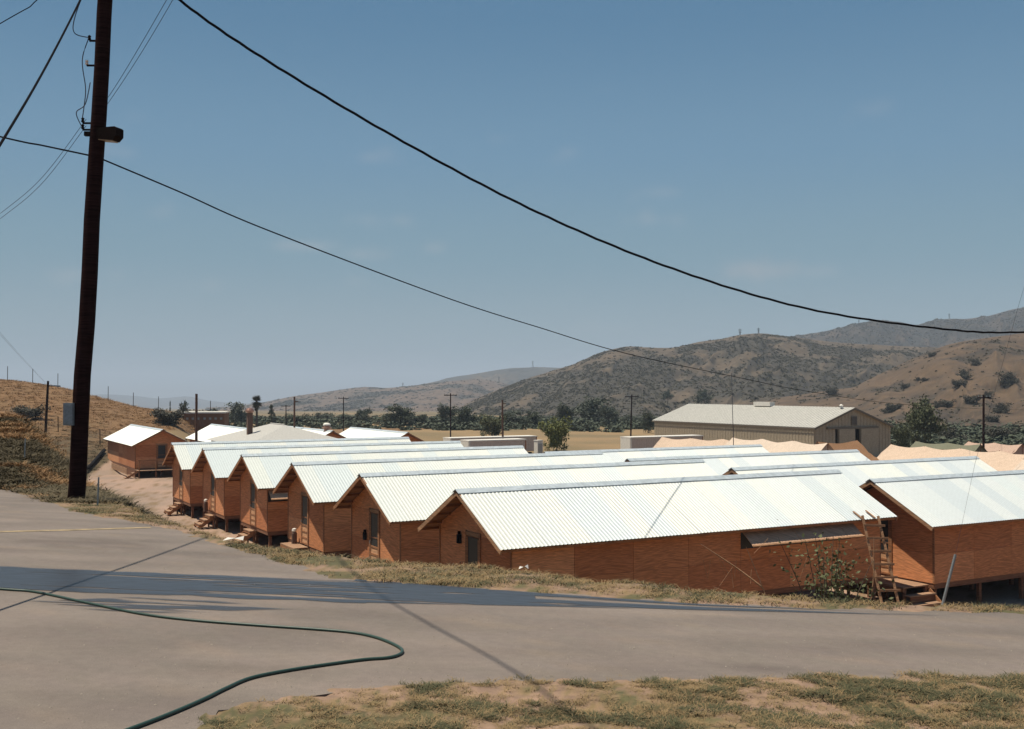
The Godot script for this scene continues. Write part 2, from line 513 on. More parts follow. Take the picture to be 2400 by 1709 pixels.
func hill_point(h: Dictionary, a: float, t: float) -> Vector3:
	# t 0 at the foot, 1 on the crest, past 1 behind it
	var rc: float = h.rc * (1.0 + 0.06 * nb.get_noise_2d(a * 9.0 + h.sd, 3.0))
	var hc: float = crest_at(h.pts, a) * rc / h.rc
	var r := lerpf(h.rf, rc, t) if t <= 1.0 else rc * (1.0 + (t - 1.0) * 0.5)
	var base := yard_y(30.0, r) - 1.0
	var y := 0.0
	if t <= 1.0:
		var warp: float = a + 0.25 * (1.0 - t) * h.lean + 0.02 * na.get_noise_2d(a * 14.0, t * 3.0 + h.sd)
		var rel: float = hc - base
		# the slope steepens evenly as the eye climbs it, so that the crest is the skyline
		y = r * lerpf(base / h.rf, hc / rc, 0.55 * sin(t * PI / 2) + 0.45 * t * t * (3 - 2 * t))
		var gully: float = nc.get_noise_2d(warp * h.spur, t * 0.7 + h.sd)
		y += gully * absf(rel) * 0.11 * sin(t * PI) + na.get_noise_2d(a * h.spur * 3.0, t * 5.0) * absf(rel) * 0.025 * sin(t * PI)
	else:
		y = lerpf(hc, base - 5.0, smoothstep(0.0, 1.0, t - 1.0))
	return Vector3(a * r, y, -r)

func hill_color(h: Dictionary, a: float, t: float, p: Vector3) -> Color:
	var k: float = 1.0 / h.grain
	var n: float = na.get_noise_3d(p.x * k, p.y * k * 2.5, p.z * k * 0.6)
	var m := na.get_noise_3d(p.x * k * 5.0 + 9.0, p.y * k * 9.0, p.z * k * 2.2)
	var warp: float = a + 0.25 * (1.0 - t) * h.lean + 0.02 * na.get_noise_2d(a * 14.0, t * 3.0 + h.sd)
	var gully: float = nc.get_noise_2d(warp * h.spur, t * 0.7 + h.sd)
	var dry: float = h.dry + n * 1.7 + m * 0.5 + gully * h.spur_dry + h.top_dry * smoothstep(lerpf(0.80, 0.50, smoothstep(0.18, 0.30, a)), 1.0, t) + h.foot_dry * smoothstep(0.3, 0.0, t)
	return mixc(h.shrub, h.grass, smoothstep(0.1, 0.95, dry)) * (1.0 + m * 0.25)

func build_hills():
	var gold := Color(0.122, 0.088, 0.054); var olive := Color(0.056, 0.048, 0.035)
	var H := [
		{"rc": 8000.0, "rf": 5500.0, "sd": 1.0, "lean": 0.1, "spur": 16.0, "grain": 400.0, "dry": 0.3, "spur_dry": 0.2, "top_dry": 0.0, "foot_dry": 0.0, "grass": gold, "shrub": olive, "a0": -0.62, "a1": 0.0, "n": 120,
			"pts": [Vector2(-0.586, -31.2), Vector2(-0.469, -53.1), Vector2(-0.391, -62.5), Vector2(-0.373, -59.4), Vector2(-0.344, -71.9), Vector2(-0.325, -90.6), Vector2(-0.305, -78.1), Vector2(-0.296, -75.0), Vector2(-0.277, -109.4), Vector2(-0.250, -128.1), Vector2(-0.195, -140.6)]},
		{"rc": 3400.0, "rf": 2700.0, "sd": 5.0, "lean": 0.2, "spur": 30.0, "grain": 160.0, "dry": 0.25, "spur_dry": 0.3, "top_dry": 0.0, "foot_dry": 0.2, "grass": gold, "shrub": olive, "a0": -0.195, "a1": 0.16, "n": 180,
			"pts": [Vector2(-0.195, -39.8), Vector2(-0.117, -13.3), Vector2(-0.071, 13.3), Vector2(-0.059, 25.2), Vector2(-0.036, 37.2), Vector2(-0.011, 51.8), Vector2(0.006, 57.1), Vector2(0.042, 57.1), Vector2(0.070, 43.8), Vector2(0.117, 26.6)]},
		{"rc": 2300.0, "rf": 1150.0, "sd": 9.0, "lean": 0.3, "spur": 26.0, "grain": 110.0, "dry": 0.62, "spur_dry": 0.45, "top_dry": 0.1, "foot_dry": -0.1, "grass": Color(0.155, 0.105, 0.072), "shrub": olive, "a0": -0.28, "a1": 0.06, "n": 320,
			"pts": [Vector2(-0.258, -45.8), Vector2(-0.242, -40.4), Vector2(-0.228, -35.0), Vector2(-0.203, -22.5), Vector2(-0.175, -13.5), Vector2(-0.148, -4.5), Vector2(-0.132, -1.8), Vector2(-0.114, -3.6), Vector2(-0.088, 1.8), Vector2(-0.074, 6.3), Vector2(-0.055, 10.8), Vector2(-0.030, 14.4), Vector2(-0.011, 8.1), Vector2(0.016, -9.0), Vector2(0.047, -31.4)]},
		{"rc": 2000.0, "rf": 1350.0, "sd": 15.0, "lean": -0.2, "spur": 26.0, "grain": 90.0, "dry": 0.12, "spur_dry": 0.4, "top_dry": 0.1, "foot_dry": 0.0, "grass": Color(0.072, 0.052, 0.036), "shrub": Color(0.030, 0.028, 0.024), "a0": 0.17, "a1": 1.0, "n": 500,
			"pts": [Vector2(0.195, 58.6), Vector2(0.234, 80.5), Vector2(0.262, 92.2), Vector2(0.293, 103.1), Vector2(0.314, 114.1), Vector2(0.334, 119.5), Vector2(0.355, 118.0), Vector2(0.371, 112.5), Vector2(0.389, 121.1), Vector2(0.403, 123.4), Vector2(0.416, 123.4), Vector2(0.437, 128.9), Vector2(0.457, 139.8), Vector2(0.469, 144.5), Vector2(0.547, 168.0), Vector2(0.664, 160.0), Vector2(0.85, 70.0), Vector2(1.0, -50.0)]},
		{"rc": 1050.0, "rf": 430.0, "sd": 21.0, "lean": 0.55, "spur": 17.0, "grain": 85.0, "dry": 0.04, "spur_dry": 0.36, "top_dry": 0.85, "foot_dry": -0.1, "grass": gold, "shrub": olive, "a0": -0.075, "a1": 0.80, "n": 760,
			"pts": [Vector2(-0.062, -25.8), Vector2(-0.047, -20.5), Vector2(-0.036, -13.9), Vector2(-0.006, -0.4), Vector2(0.018, 8.6), Vector2(0.037, 14.8), Vector2(0.060, 22.6), Vector2(0.078, 31.2), Vector2(0.093, 35.7), Vector2(0.107, 38.1), Vector2(0.126, 36.9), Vector2(0.150, 37.3), Vector2(0.173, 42.7), Vector2(0.194, 45.9), Vector2(0.211, 49.2), Vector2(0.232, 50.4), Vector2(0.252, 47.6), Vector2(0.275, 44.7), Vector2(0.307, 41.4), Vector2(0.348, 39.0), Vector2(0.389, 36.9), Vector2(0.469, 30.8), Vector2(0.547, 22.6), Vector2(0.70, 0.0), Vector2(0.80, -26.0)]},
		{"rc": 560.0, "rf": 235.0, "sd": 33.0, "lean": -0.4, "spur": 12.0, "grain": 40.0, "dry": 0.80, "spur_dry": 0.25, "top_dry": 0.0, "foot_dry": -0.75, "grass": Color(0.120, 0.077, 0.043), "shrub": Color(0.055, 0.040, 0.026), "a0": 0.165, "a1": 0.96, "n": 620,
			"pts": [Vector2(0.172, -13.1), Vector2(0.203, -9.8), Vector2(0.227, -8.3), Vector2(0.244, -5.9), Vector2(0.273, -3.7), Vector2(0.293, -1.8), Vector2(0.314, -0.4), Vector2(0.321, 1.8), Vector2(0.334, 5.5), Vector2(0.355, 10.9), Vector2(0.375, 16.2), Vector2(0.403, 21.7), Vector2(0.430, 24.3), Vector2(0.469, 27.3), Vector2(0.547, 33.9), Vector2(0.664, 34.0), Vector2(0.80, 16.0), Vector2(0.95, -14.0)]}]
	var rows := 96
	for h in H:
		var v := PackedVector3Array(); var col := PackedColorArray(); var idx := PackedInt32Array()
		var nt: int = h.n + 1
		for j in rows + 1:
			var t := 1.0 if j == rows - 8 else (float(j) / (rows - 8) if j < rows - 8 else 1.0 + (j - rows + 8) / 8.0)
			for i in nt:
				var a := lerpf(h.a0, h.a1, float(i) / h.n)
				var p := hill_point(h, a, t)
				v.append(p); col.append(hill_color(h, a, minf(t, 1.0), p))
		for j in rows:
			for i in nt - 1:
				var q := j * nt + i
				idx.append_array([q, q + nt + 1, q + 1, q, q + nt, q + nt + 1])
		struct("hill", arr(v, col, idx), M.hill)
	# chaparral on the hills: too many shrubs to count
	var sh := shrub_mesh(3)
	for spec in [[4, 13000, 1.5, 0.5], [3, 4500, 2.6, 0.45], [2, 3000, 2.6, 0.42], [5, 900, 0.8, 0.35]]:
		var h: Dictionary = H[spec[0]]
		var tr := []
		var tries := 0
		while tr.size() < spec[1] and tries < spec[1] * 8:
			tries += 1
			var a := rng.randf_range(h.a0, h.a1); var t := sqrt(rng.randf()) * 0.93
			var p := hill_point(h, a, t)
			var c := hill_color(h, a, t, p)
			var lush := c.r < 0.08
			if not lush and rng.randf() > 0.10: continue
			var s: float = spec[2] * rng.randf_range(0.5, 1.35)
			if a < -0.49 or a > 0.49: continue
			tr.append(Transform3D(Basis(Vector3.UP, rng.randf() * TAU).scaled(Vector3(s, s * rng.randf_range(0.55, 0.95), s)), p - Vector3(0, s * 0.15, 0)))
		scatter("chaparral", sh, M.chaparral, tr)

func scatter(called: String, mesh: Mesh, m: Material, tr: Array) -> MultiMeshInstance3D:
	var mm := MultiMesh.new(); mm.transform_format = MultiMesh.TRANSFORM_3D; mm.mesh = mesh; mm.instance_count = tr.size()
	for i in tr.size(): mm.set_instance_transform(i, tr[i])
	var o := MultiMeshInstance3D.new(); o.multimesh = mm; o.material_override = m
	o.name = numbered(called); add_child(o); o.set_meta("kind", "stuff")
	return o

func shrub_mesh(sd: int) -> ArrayMesh:
	# a low mound of loose leaf faces
	var r := RandomNumberGenerator.new(); r.seed = sd
	var st := mb()
	for k in 90:
		var d := Vector3(r.randfn(), absf(r.randfn()), r.randfn()).normalized() * pow(r.randf(), 0.4)
		leaf(st, Vector3(d.x, d.y * 0.9, d.z) * (0.8 + 0.3 * sin(d.x * 5.0)), r.randf_range(0.16, 0.34), r)
	return st.commit()

func leaf(st: SurfaceTool, c: Vector3, s: float, r: RandomNumberGenerator):
	var u := Vector3(r.randfn(), r.randfn(), r.randfn()).normalized()
	var w := u.cross(Vector3(r.randfn(), r.randfn(), r.randfn())).normalized()
	tri(st, c - u * s, c + w * s * 0.55, c + u * s); tri(st, c - u * s, c + u * s, c - w * s * 0.55)

# ------------------------------------------------------------------ road
func road_outline() -> PackedVector2Array:
	var e := [Vector2(-1.3, 2.0), Vector2(-1.32, 4.2), Vector2(-1.36, 5.05), Vector2(-1.43, 5.4), Vector2(-1.12, 5.76), Vector2(-0.59, 6.1), Vector2(0.25, 6.42), Vector2(1.02, 6.56), Vector2(2.14, 6.84), Vector2(3.26, 7.0), Vector2(6.0, 7.7), Vector2(12.0, 9.4), Vector2(25, 13.2), Vector2(25, 18.1),
		Vector2(12.0, 12.4), Vector2(7.0, 10.75), Vector2(4.69, 10.05), Vector2(3.86, 9.92), Vector2(2.68, 9.83), Vector2(1.53, 9.86), Vector2(0.39, 10.08), Vector2(-0.8, 10.31), Vector2(-1.63, 10.55), Vector2(-2.21, 11.38), Vector2(-3.18, 12.76), Vector2(-4.06, 14.1), Vector2(-4.96, 15.33), Vector2(-6.65, 16.99), Vector2(-8.2, 19.2), Vector2(-10.22, 21.85),
		Vector2(-14, 24.5), Vector2(-24, 27), Vector2(-24, 2)]
	var out := PackedVector2Array()
	for i in e.size():
		var a: Vector2 = e[i]; var b: Vector2 = e[(i + 1) % e.size()]
		var p: Vector2 = e[(i + e.size() - 1) % e.size()]; var q: Vector2 = e[(i + 2) % e.size()]
		var inner := a.y < 22.0 and b.y < 22.0 and a.x > -12.0 and b.x > -12.0 and a.y > 4.0 and a.x < 20.0 and b.x < 20.0
		var n := maxi(1, int(a.distance_to(b) / 0.13)) if inner else 1
		for k in n:
			var t := float(k) / n
			var c := a.cubic_interpolate(b, p, q, t) if inner else a.lerp(b, t)
			if inner:
				var f := na.get_noise_2d(c.x * 1.3, c.y * 1.3) * 0.16 + na.get_noise_2d(c.x * 8.0, c.y * 8.0) * 0.06
				c += (b - a).normalized().orthogonal() * f
			out.append(c)
	return out

func road_sheet(poly: PackedVector2Array, lift: float, step: float, colour: Callable, skirt := 0.0) -> ArrayMesh:
	# the polygon cut by a square grid, laid on the road plane
	var v := PackedVector3Array(); var col := PackedColorArray(); var idx := PackedInt32Array()
	var lo := poly[0]; var hi := poly[0]
	for p in poly: lo = lo.min(p); hi = hi.max(p)
	var i0 := int(floor(lo.x / step)); var j0 := int(floor(lo.y / step))
	for i in range(i0, int(ceil(hi.x / step))):
		# a column first, so that each cell clips a short outline
		var strip := PackedVector2Array([Vector2(i * step, lo.y - 1), Vector2((i + 1) * step, lo.y - 1), Vector2((i + 1) * step, hi.y + 1), Vector2(i * step, hi.y + 1)])
		for sp in Geometry2D.intersect_polygons(poly, strip):
			for j in range(j0, int(ceil(hi.y / step))):
				var cell := PackedVector2Array([Vector2(i * step, j * step), Vector2((i + 1) * step, j * step), Vector2((i + 1) * step, (j + 1) * step), Vector2(i * step, (j + 1) * step)])
				for q in Geometry2D.intersect_polygons(sp, cell):
					var ix := Geometry2D.triangulate_polygon(q)
					var b := v.size()
					for p in q:
						v.append(Vector3(p.x, road_y(p.x, p.y) + lift, -p.y)); col.append(colour.call(p))
					for k in range(0, ix.size(), 3):
						var c := (q[ix[k + 1]] - q[ix[k]]).cross(q[ix[k + 2]] - q[ix[k]])
						if c > 0: idx.append_array([b + ix[k], b + ix[k + 2], b + ix[k + 1]])
						else: idx.append_array([b + ix[k], b + ix[k + 1], b + ix[k + 2]])
	if skirt > 0.0:
		for k in poly.size():
			var p := poly[k]; var q := poly[(k + 1) % poly.size()]
			var b := v.size()
			for w in [p, q]:
				v.append(Vector3(w.x, road_y(w.x, w.y) + lift, -w.y)); v.append(Vector3(w.x, road_y(w.x, w.y) + lift - skirt, -w.y))
				col.append(Color(0.17, 0.135, 0.11)); col.append(Color(0.17, 0.135, 0.11))
			idx.append_array([b, b + 2, b + 1, b + 1, b + 2, b + 3])
	return arr(v, col, idx)

func road_y(x: float, zf: float) -> float:
	return plane_y(clampf(x, -12, 30), zf) if zf < 22.0 else -2.5 - 0.036 * (zf - 22.0) - 0.04 * clampf(x, -12.0, 30.0)

func asphalt_color(p: Vector2) -> Color:
	var c := Color(0.193, 0.159, 0.138)
	var along := na.get_noise_2d(p.x * 0.25 + 5.0, p.y * 1.7)      # traffic streaks
	var patch := na.get_noise_2d(p.x * 0.5, p.y * 0.5 + 30.0)
	var pale := smoothstep(0.22, 0.5, na.get_noise_2d(p.x * 0.8, p.y * 2.6 + 60.0))
	c = c * (1.0 + along * 0.24 + patch * 0.14 + 0.10 * na.get_noise_2d(p.x * 0.9, p.y * 7.0 + 3.0))
	c = mixc(c, Color(0.27, 0.205, 0.155), pale * 0.35)
	c = mixc(c, Color(0.10, 0.082, 0.070), smoothstep(0.22, 0.45, na.get_noise_2d(p.x * 0.33 + 80.0, p.y * 0.9)) * 0.2)
	# oil stains: one at the near edge, one where the side road joins
	for q in [[Vector2(1.55, 7.05), Vector2(0.45, 0.16), 0.5], [Vector2(-4.9, 12.7), Vector2(1.1, 0.75), 0.45], [Vector2(-3.4, 12.0), Vector2(0.9, 0.5), 0.3]]:
		var d: Vector2 = (p - q[0]) / q[1]
		var f := smoothstep(1.0, 0.35, d.length() + 0.55 * na.get_noise_2d(p.x * 1.6, p.y * 3.2 + 11.0))
		c = mixc(c, Color(0.085, 0.066, 0.056), f * q[2])
	return c

func build_road():
	struct("asphalt_road", road_sheet(asphalt_edge, 0.015, 0.2, asphalt_color, 0.09), M.asphalt)
	# worn painted line on the side road
	var ln := PackedVector2Array()
	var pa := [Vector2(-12.0, 10.3), Vector2(-6.36, 13.62), Vector2(-5.74, 14.17), Vector2(-4.95, 15.0)]
	for k in pa.size(): ln.append(pa[k] + Vector2(0.04, -0.075))
	for k in pa.size(): ln.append(pa[pa.size() - 1 - k] + Vector2(-0.04, 0.075))
	struct("road_marking", road_sheet(ln, 0.019, 0.3, func(_p): return Color.WHITE), M.paint)
	# wet streaks left by the hose: a thin film of water, ragged along the fall of the road
	var w := 1024; var h := 400
	var x0 := -7.5; var x1 := 5.5; var z0 := 7.6; var z1 := 11.0
	var im := Image.create(w, h, true, Image.FORMAT_RGBA8)
	var n := FastNoiseLite.new(); n.seed = 77; n.frequency = 1.0; n.fractal_octaves = 4
	for j in h:
		var zf := lerpf(z1, z0, (j + 0.5) / h)
		for i in w:
			var x := lerpf(x0, x1, (i + 0.5) / w)
			var top := 10.37 + 0.06 * n.get_noise_2d(x * 1.4, 0.0)
			if x > -1.5: top = lerpf(10.5, 10.0, clampf((x + 1.5) / 2.0, 0.0, 1.0)) if x < 0.5 else lerpf(10.0, 9.75, clampf((x - 0.5) / 1.2, 0.0, 1.0))
			var bot := 9.03 + 0.10 * n.get_noise_2d(x * 0.9, 4.0)
			if x > -1.2: bot = lerpf(9.05, 9.25, clampf((x + 1.2) / 1.6, 0.0, 1.0)) + clampf(x - 0.4, 0.0, 4.0) * 0.11
			var wet := smoothstep(top + 0.02, top - 0.05, zf) * smoothstep(bot - 0.03, bot + 0.05, zf)
			# drier fingers that run along the band
			var u := (zf - bot) / maxf(top - bot, 0.05)
			var f := n.get_noise_2d(x * 0.24, zf * 4.2) + 0.2 * n.get_noise_2d(x * 1.1, zf * 16.0)
			wet *= 1.0 - smoothstep(0.24, 0.31, f + 0.08 * (x + 1.0) * 0.3)
			if x > 0.2:
				var gap := absf(u - 0.62)
				wet *= smoothstep(0.05, 0.16, gap + 0.02 * n.get_noise_2d(x * 2.0, 9.0)) if x < 3.2 else 1.0
				wet *= smoothstep(4.4, 3.0, x + u * 1.2)
			# a second, damper fan beside the hose
			var cz := 8.52 + 0.05 * (x + 2.6)
			var wid := 0.40 * smoothstep(-3.9, -2.9, x) * smoothstep(-1.55, -2.7, x) + 0.02
			var fan := smoothstep(wid, wid - 0.12, absf(zf - cz)) * smoothstep(-3.9, -3.6, x) * smoothstep(-1.5, -1.7, x)
			fan *= smoothstep(0.20, -0.02, n.get_noise_2d(x * 0.55 + 3.0, zf * 7.0) + 0.3 * n.get_noise_2d(x * 1.9, zf * 20.0))
			var a := maxf(wet, fan * 0.8) * (0.86 + 0.14 * n.get_noise_2d(x * 3.0, zf * 9.0))
			im.set_pixel(i, j, Color(1, 1, 1, clampf(a, 0.0, 0.93)))
	im.generate_mipmaps()
	var m := StandardMaterial3D.new()
	m.albedo_color = lin(0.035, 0.038, 0.046); m.albedo_color.a = 1.0
	m.albedo_texture = ImageTexture.create_from_image(im)
	m.transparency = BaseMaterial3D.TRANSPARENCY_ALPHA
	m.roughness = 0.34; m.metallic_specular = 0.4
	var st := mb()
	for i in 13:
		for j in 4:
			var q := []
			for c in [Vector2(i, j), Vector2(i + 1, j), Vector2(i + 1, j + 1), Vector2(i, j + 1)]:
				var x: float = x0 + (x1 - x0) * c.x / 13.0; var zf: float = z1 - (z1 - z0) * c.y / 4.0
				q.append([Vector3(x, road_y(x, zf) + 0.019, -zf), Vector2(c.x / 13.0, c.y / 4.0)])
			for k in [0, 1, 2, 0, 2, 3]:
				st.set_normal(Vector3(0.04, 1, -0.05).normalized()); st.set_uv(q[k][1]); st.add_vertex(q[k][0])
	struct("water_on_road", st.commit(), m)

# ------------------------------------------------------------------ huts
const RIDGE := 4.8
const RISE := 1.563
const HALF := 3.05
const WALL := 2.6
const FLOOR := 0.95
const OVER := 0.65
var sheet_mesh: ArrayMesh
var ridge_mesh := {}
var gable_mesh: ArrayMesh

func roof_at(x: float) -> float:
	return RIDGE - absf(x) * RISE / HALF

func corrugated(width: float, length: float, ribs: int, amp: float) -> ArrayMesh:
	# ribs run along +x (down the slope), the sheet spreads along -z
	var st := mb()
	var prof := []
	var p := width / ribs
	for k in ribs:
		prof.append(Vector2(k * p, 0)); prof.append(Vector2(k * p + p * 0.42, 0)); prof.append(Vector2(k * p + p * 0.58, amp)); prof.append(Vector2(k * p + p * 0.84, amp))
	prof.append(Vector2(width, 0))
	for i in prof.size() - 1:
		var a: Vector2 = prof[i]; var b: Vector2 = prof[i + 1]
		quad(st, Vector3(0, a.y, -a.x), Vector3(length, a.y, -a.x), Vector3(length, b.y, -b.x), Vector3(0, b.y, -b.x))
	return st.commit()

func make_hut(label: String, at: Vector3, turn: float, length := 17.32, opt := {}) -> Node3D:
	var t := thing("plywood_hut", label, "hut", at, turn, "plywood huts with white metal roofs")
	var r := RandomNumberGenerator.new(); r.seed = int(absf(at.x) * 100.0) + 17
	if sheet_mesh == null: sheet_mesh = corrugated(0.866, Vector2(HALF, RISE).length(), 6, 0.015)
	var slope := atan2(RISE, HALF)
	# roof sheets, each lapped on the next
	var ns := int(round(length / 0.866))
	for side in [1, -1]:
		for k in ns:
			var tilt := r.randf_range(-0.0012, 0.0012)
			var b := Basis(Vector3.BACK, -slope + tilt)
			var o := Vector3(0.0, RIDGE + 0.002 * (k % 2), -k * 0.866)
			if side < 0:
				b = Basis(Vector3.UP, PI) * b
				o.z -= 0.866
			var bluish: bool = r.randf() < (opt.blue if opt.has("blue") else 0.0) * (1.0 if not opt.has("flap") else smoothstep(0.45, 1.0, float(k) / ns))
			part("roof_sheet", sheet_mesh, (M.roof_blue if bluish else M.roof)[r.randi() % 4], t, o, b)
	# ridge caps
	var nk := int(ceil(length / 2.5))
	var cl := length / nk + 0.06
	var key := snappedf(cl, 0.001)
	if not ridge_mesh.has(key):
		var w := 0.24
		ridge_mesh[key] = prism(PackedVector2Array([Vector2(-w, -w * RISE / HALF + 0.03), Vector2(0, 0.03), Vector2(w, -w * RISE / HALF + 0.03), Vector2(w, -w * RISE / HALF + 0.044), Vector2(0, 0.05), Vector2(-w, -w * RISE / HALF + 0.044)]), cl)
	for k in nk:
		part("ridge_cap", ridge_mesh[key], M.ridge, t, Vector3(0, RIDGE + 0.006 * (k % 2), -k * (length / nk) + 0.03))
	# barge boards and fascias
	for z in [-0.03, -length + 0.03]:
		for s in [1, -1]:
			var a := Vector3(0.012 * s, RIDGE - 0.09, z); var c := Vector3(s * (HALF - 0.01), roof_at(HALF) - 0.085, z)
			beam("barge_board", a, c, 0.05, 0.15, (M.timber_pale if opt.has("pale") else M.timber) if z > -1 else M.timber, t)
	# dark board lining under the sheets
	for s in [1, -1]:
		bx("roof_lining", Vector3(snappedf(Vector2(HALF, RISE).length() - 0.04, 0.001), 0.012, snappedf(length - 0.06, 0.01)), Vector3(s * HALF / 2, roof_at(HALF / 2) - 0.035, -length / 2), M.lining, t, Basis(Vector3.BACK, -slope * s))
	# purlins under the sheets
	for s in [1, -1]:
		for x in [0.35, 1.05, 1.75, 2.45, 2.98]:
			bx("purlin", Vector3(0.05, 0.09, snappedf(length - 0.14, 0.01)), Vector3(s * x, roof_at(x) - 0.088, -length / 2), M.timber, t, Basis(Vector3.BACK, -slope * s))
	# floor frame and piers
	var wl := length - OVER - 0.45
	var zc := -OVER - wl / 2
	bx("floor_frame", Vector3(WALL * 2 - 0.04, 0.20, snappedf(wl - 0.04, 0.01)), Vector3(0, FLOOR - 0.10, zc), M.timber_dark, t)
	# boards added on the unseen side to keep sun out of the crawl space
	bx("added_shade_skirt", Vector3(0.03, 1.15, snappedf(wl, 0.01)), Vector3(-WALL + 0.04, FLOOR - 0.66, zc), M.timber_dark, t)
	for i in 7:
		for x in [-2.4, 0.0, 2.4]:
			bx("pier", Vector3(0.14, 1.2, 0.14), Vector3(x, FLOOR - 0.8, -OVER - 0.2 - i * (wl - 0.4) / 6.0), M.timber_dark, t)
	# side walls of plywood sheets laid flat, two rows
	var plate := roof_at(WALL) - 0.06
	var rows := [[FLOOR, 2.07], [2.078, plate]]
	var np := int(round(wl / 2.44))
	var pw := wl / np
	for s in [1, -1]:
		var wall := bx("side_wall", Vector3(0.06, snappedf(plate - FLOOR - 0.03, 0.001), snappedf(wl - 0.06, 0.01)), Vector3(s * (WALL - 0.06), (plate + FLOOR) / 2, zc), M.timber_dark, t)
		var inv := wall.position
		for row in 2:
			for k in np:
				var z := -OVER - (k + 0.5) * pw
				var y0: float = rows[row][0]; var y1: float = rows[row][1]
				var sz := Vector3(0.022, snappedf(y1 - y0, 0.001), snappedf(pw - 0.014, 0.001))
				if s == 1 and row == 1 and opt.has("flap") and -z > opt.flap.x and -z < opt.flap.y:
					# below and above the propped flap
					bx("plywood_panel", Vector3(0.022, 0.40, sz.z), Vector3(WALL - 0.018, 2.28, z) - inv, M.ply[r.randi() % 4], wall)
					bx("plywood_panel", Vector3(0.022, 0.28, sz.z), Vector3(WALL - 0.018, plate - 0.14, z) - inv, M.ply[r.randi() % 4], wall)
					bx("window_screen", Vector3(0.01, 0.60, sz.z), Vector3(WALL - 0.024, 2.78, z) - inv, M.screen, wall)
					var fb := Basis(Vector3.BACK, 0.90)
					var fl := sz.z - 0.01
					if -z > 15.0:
						# the last sheet is propped for a third of its length only
						fl = 0.75
						bx("plywood_panel", Vector3(0.022, 0.62, sz.z - 0.76), Vector3(WALL - 0.016, 2.79, z - 0.38) - inv, M.ply[1], wall)
						z += (sz.z - fl) / 2.0
					bx("flap", Vector3(0.02, 0.80, snappedf(fl, 0.001)), Vector3(WALL + 0.012, plate - 0.27, z) + fb * Vector3(0, -0.40, 0) - inv, M.flap, wall, fb)
					bx("flap_edge", Vector3(0.045, 0.06, snappedf(fl, 0.001)), Vector3(WALL + 0.012, plate - 0.27, z) + fb * Vector3(0.03, -0.79, 0) - inv, M.timber_pale, wall, fb)
					continue
				bx("plywood_panel", sz, Vector3(s * (WALL - 0.018), (y0 + y1) / 2, z) - inv, M.ply[(r.randi() + (2 if row else 0)) % 4], wall)
		if s == 1 and opt.has("flap"):
			for q in [opt.flap.x, opt.flap.y]: pass
	# gable walls
	for e in [1, -1]:
		var z := -OVER if e == 1 else -OVER - wl
		var core := prism(PackedVector2Array([Vector2(-WALL + 0.05, FLOOR + 0.02), Vector2(WALL - 0.05, FLOOR + 0.02), Vector2(WALL - 0.05, plate - 0.06), Vector2(0, RIDGE - 0.22), Vector2(-WALL + 0.05, plate - 0.06)]), 0.05)
		var g := part("gable_wall", core, M.timber_dark, t, Vector3(0, 0, z - 0.022) if e == 1 else Vector3(0, 0, z + 0.022), Basis.IDENTITY if e == 1 else Basis(Vector3.UP, PI))
		if gable_mesh == null:
			gable_mesh = prism(PackedVector2Array([Vector2(-WALL, 3.295), Vector2(WALL, 3.295), Vector2(WALL, roof_at(WALL) - 0.05), Vector2(0, RIDGE - 0.16), Vector2(-WALL, roof_at(WALL) - 0.05)]), 0.02)
		part("plywood_panel", gable_mesh, M.ply[r.randi() % 4], g, Vector3(0, 0, 0.022))
		for s in [1, -1]:
			for row in [[FLOOR, 2.07], [2.078, 3.287]]:
				var in0 := 0.50
				bx("plywood_panel", Vector3(WALL - in0 - 0.004, snappedf(row[1] - row[0], 0.001), 0.02), Vector3(s * (in0 + WALL) / 2, (row[0] + row[1]) / 2, 0.012), M.ply[r.randi() % 4], g)
			bx("corner_trim", Vector3(0.09, snappedf(plate - FLOOR, 0.001), 0.026), Vector3(s * (WALL - 0.035), (plate + FLOOR) / 2, 0.028), M.timber, g)
		make_door(g if false else t, Vector3(0, FLOOR, z) if e == 1 else Vector3(0, FLOOR, z), Basis.IDENTITY if e == 1 else Basis(Vector3.UP, PI))
	return t

func make_door(t: Node3D, at: Vector3, b: Basis):
	# leaf with a dark screen above and pale boards with rails below
	var d := bx("door", Vector3(0.98, 2.42, 0.03), at + b * Vector3(0, 1.215, -0.012), M.timber_dark, t, b)
	for s in [1, -1]:
		bx("jamb", Vector3(0.085, 2.44, 0.045), Vector3(s * 0.50, 0, 0.028), M.timber, d)
		bx("stile", Vector3(0.085, 2.20, 0.03), Vector3(s * 0.405, -0.08, 0.031), M.timber, d)
	bx("lintel", Vector3(1.085, 0.13, 0.045), Vector3(0, 1.145, 0.028), M.timber_pale, d)
	bx("screen", Vector3(0.72, 1.32, 0.012), Vector3(0, 0.37, 0.022), M.screen, d)
	bx("board", Vector3(0.72, 0.90, 0.012), Vector3(0, -0.74, 0.022), M.door_panel, d)
	for y in [-0.30, -0.60, -0.88, -1.15]:
		bx("rail", Vector3(0.722, 0.075, 0.026), Vector3(0, y, 0.031), M.timber, d)
	bx("rail", Vector3(0.722, 0.05, 0.026), Vector3(0, 0.08, 0.031), M.timber_dark, d)
	bx("handle", Vector3(0.03, 0.12, 0.05), Vector3(-0.40, -0.14, 0.06), M.grey_metal, d)

func hut_frame(i: int) -> Vector3:
	# ground point under the front ridge tip of hut i of the front row
	var a := Vector3(-1.847, -3.432, -36.05) + P * 8.617 * i + Vector3(0, -0.0823 * i, 0)
	return a - Vector3(0, RIDGE, 0)

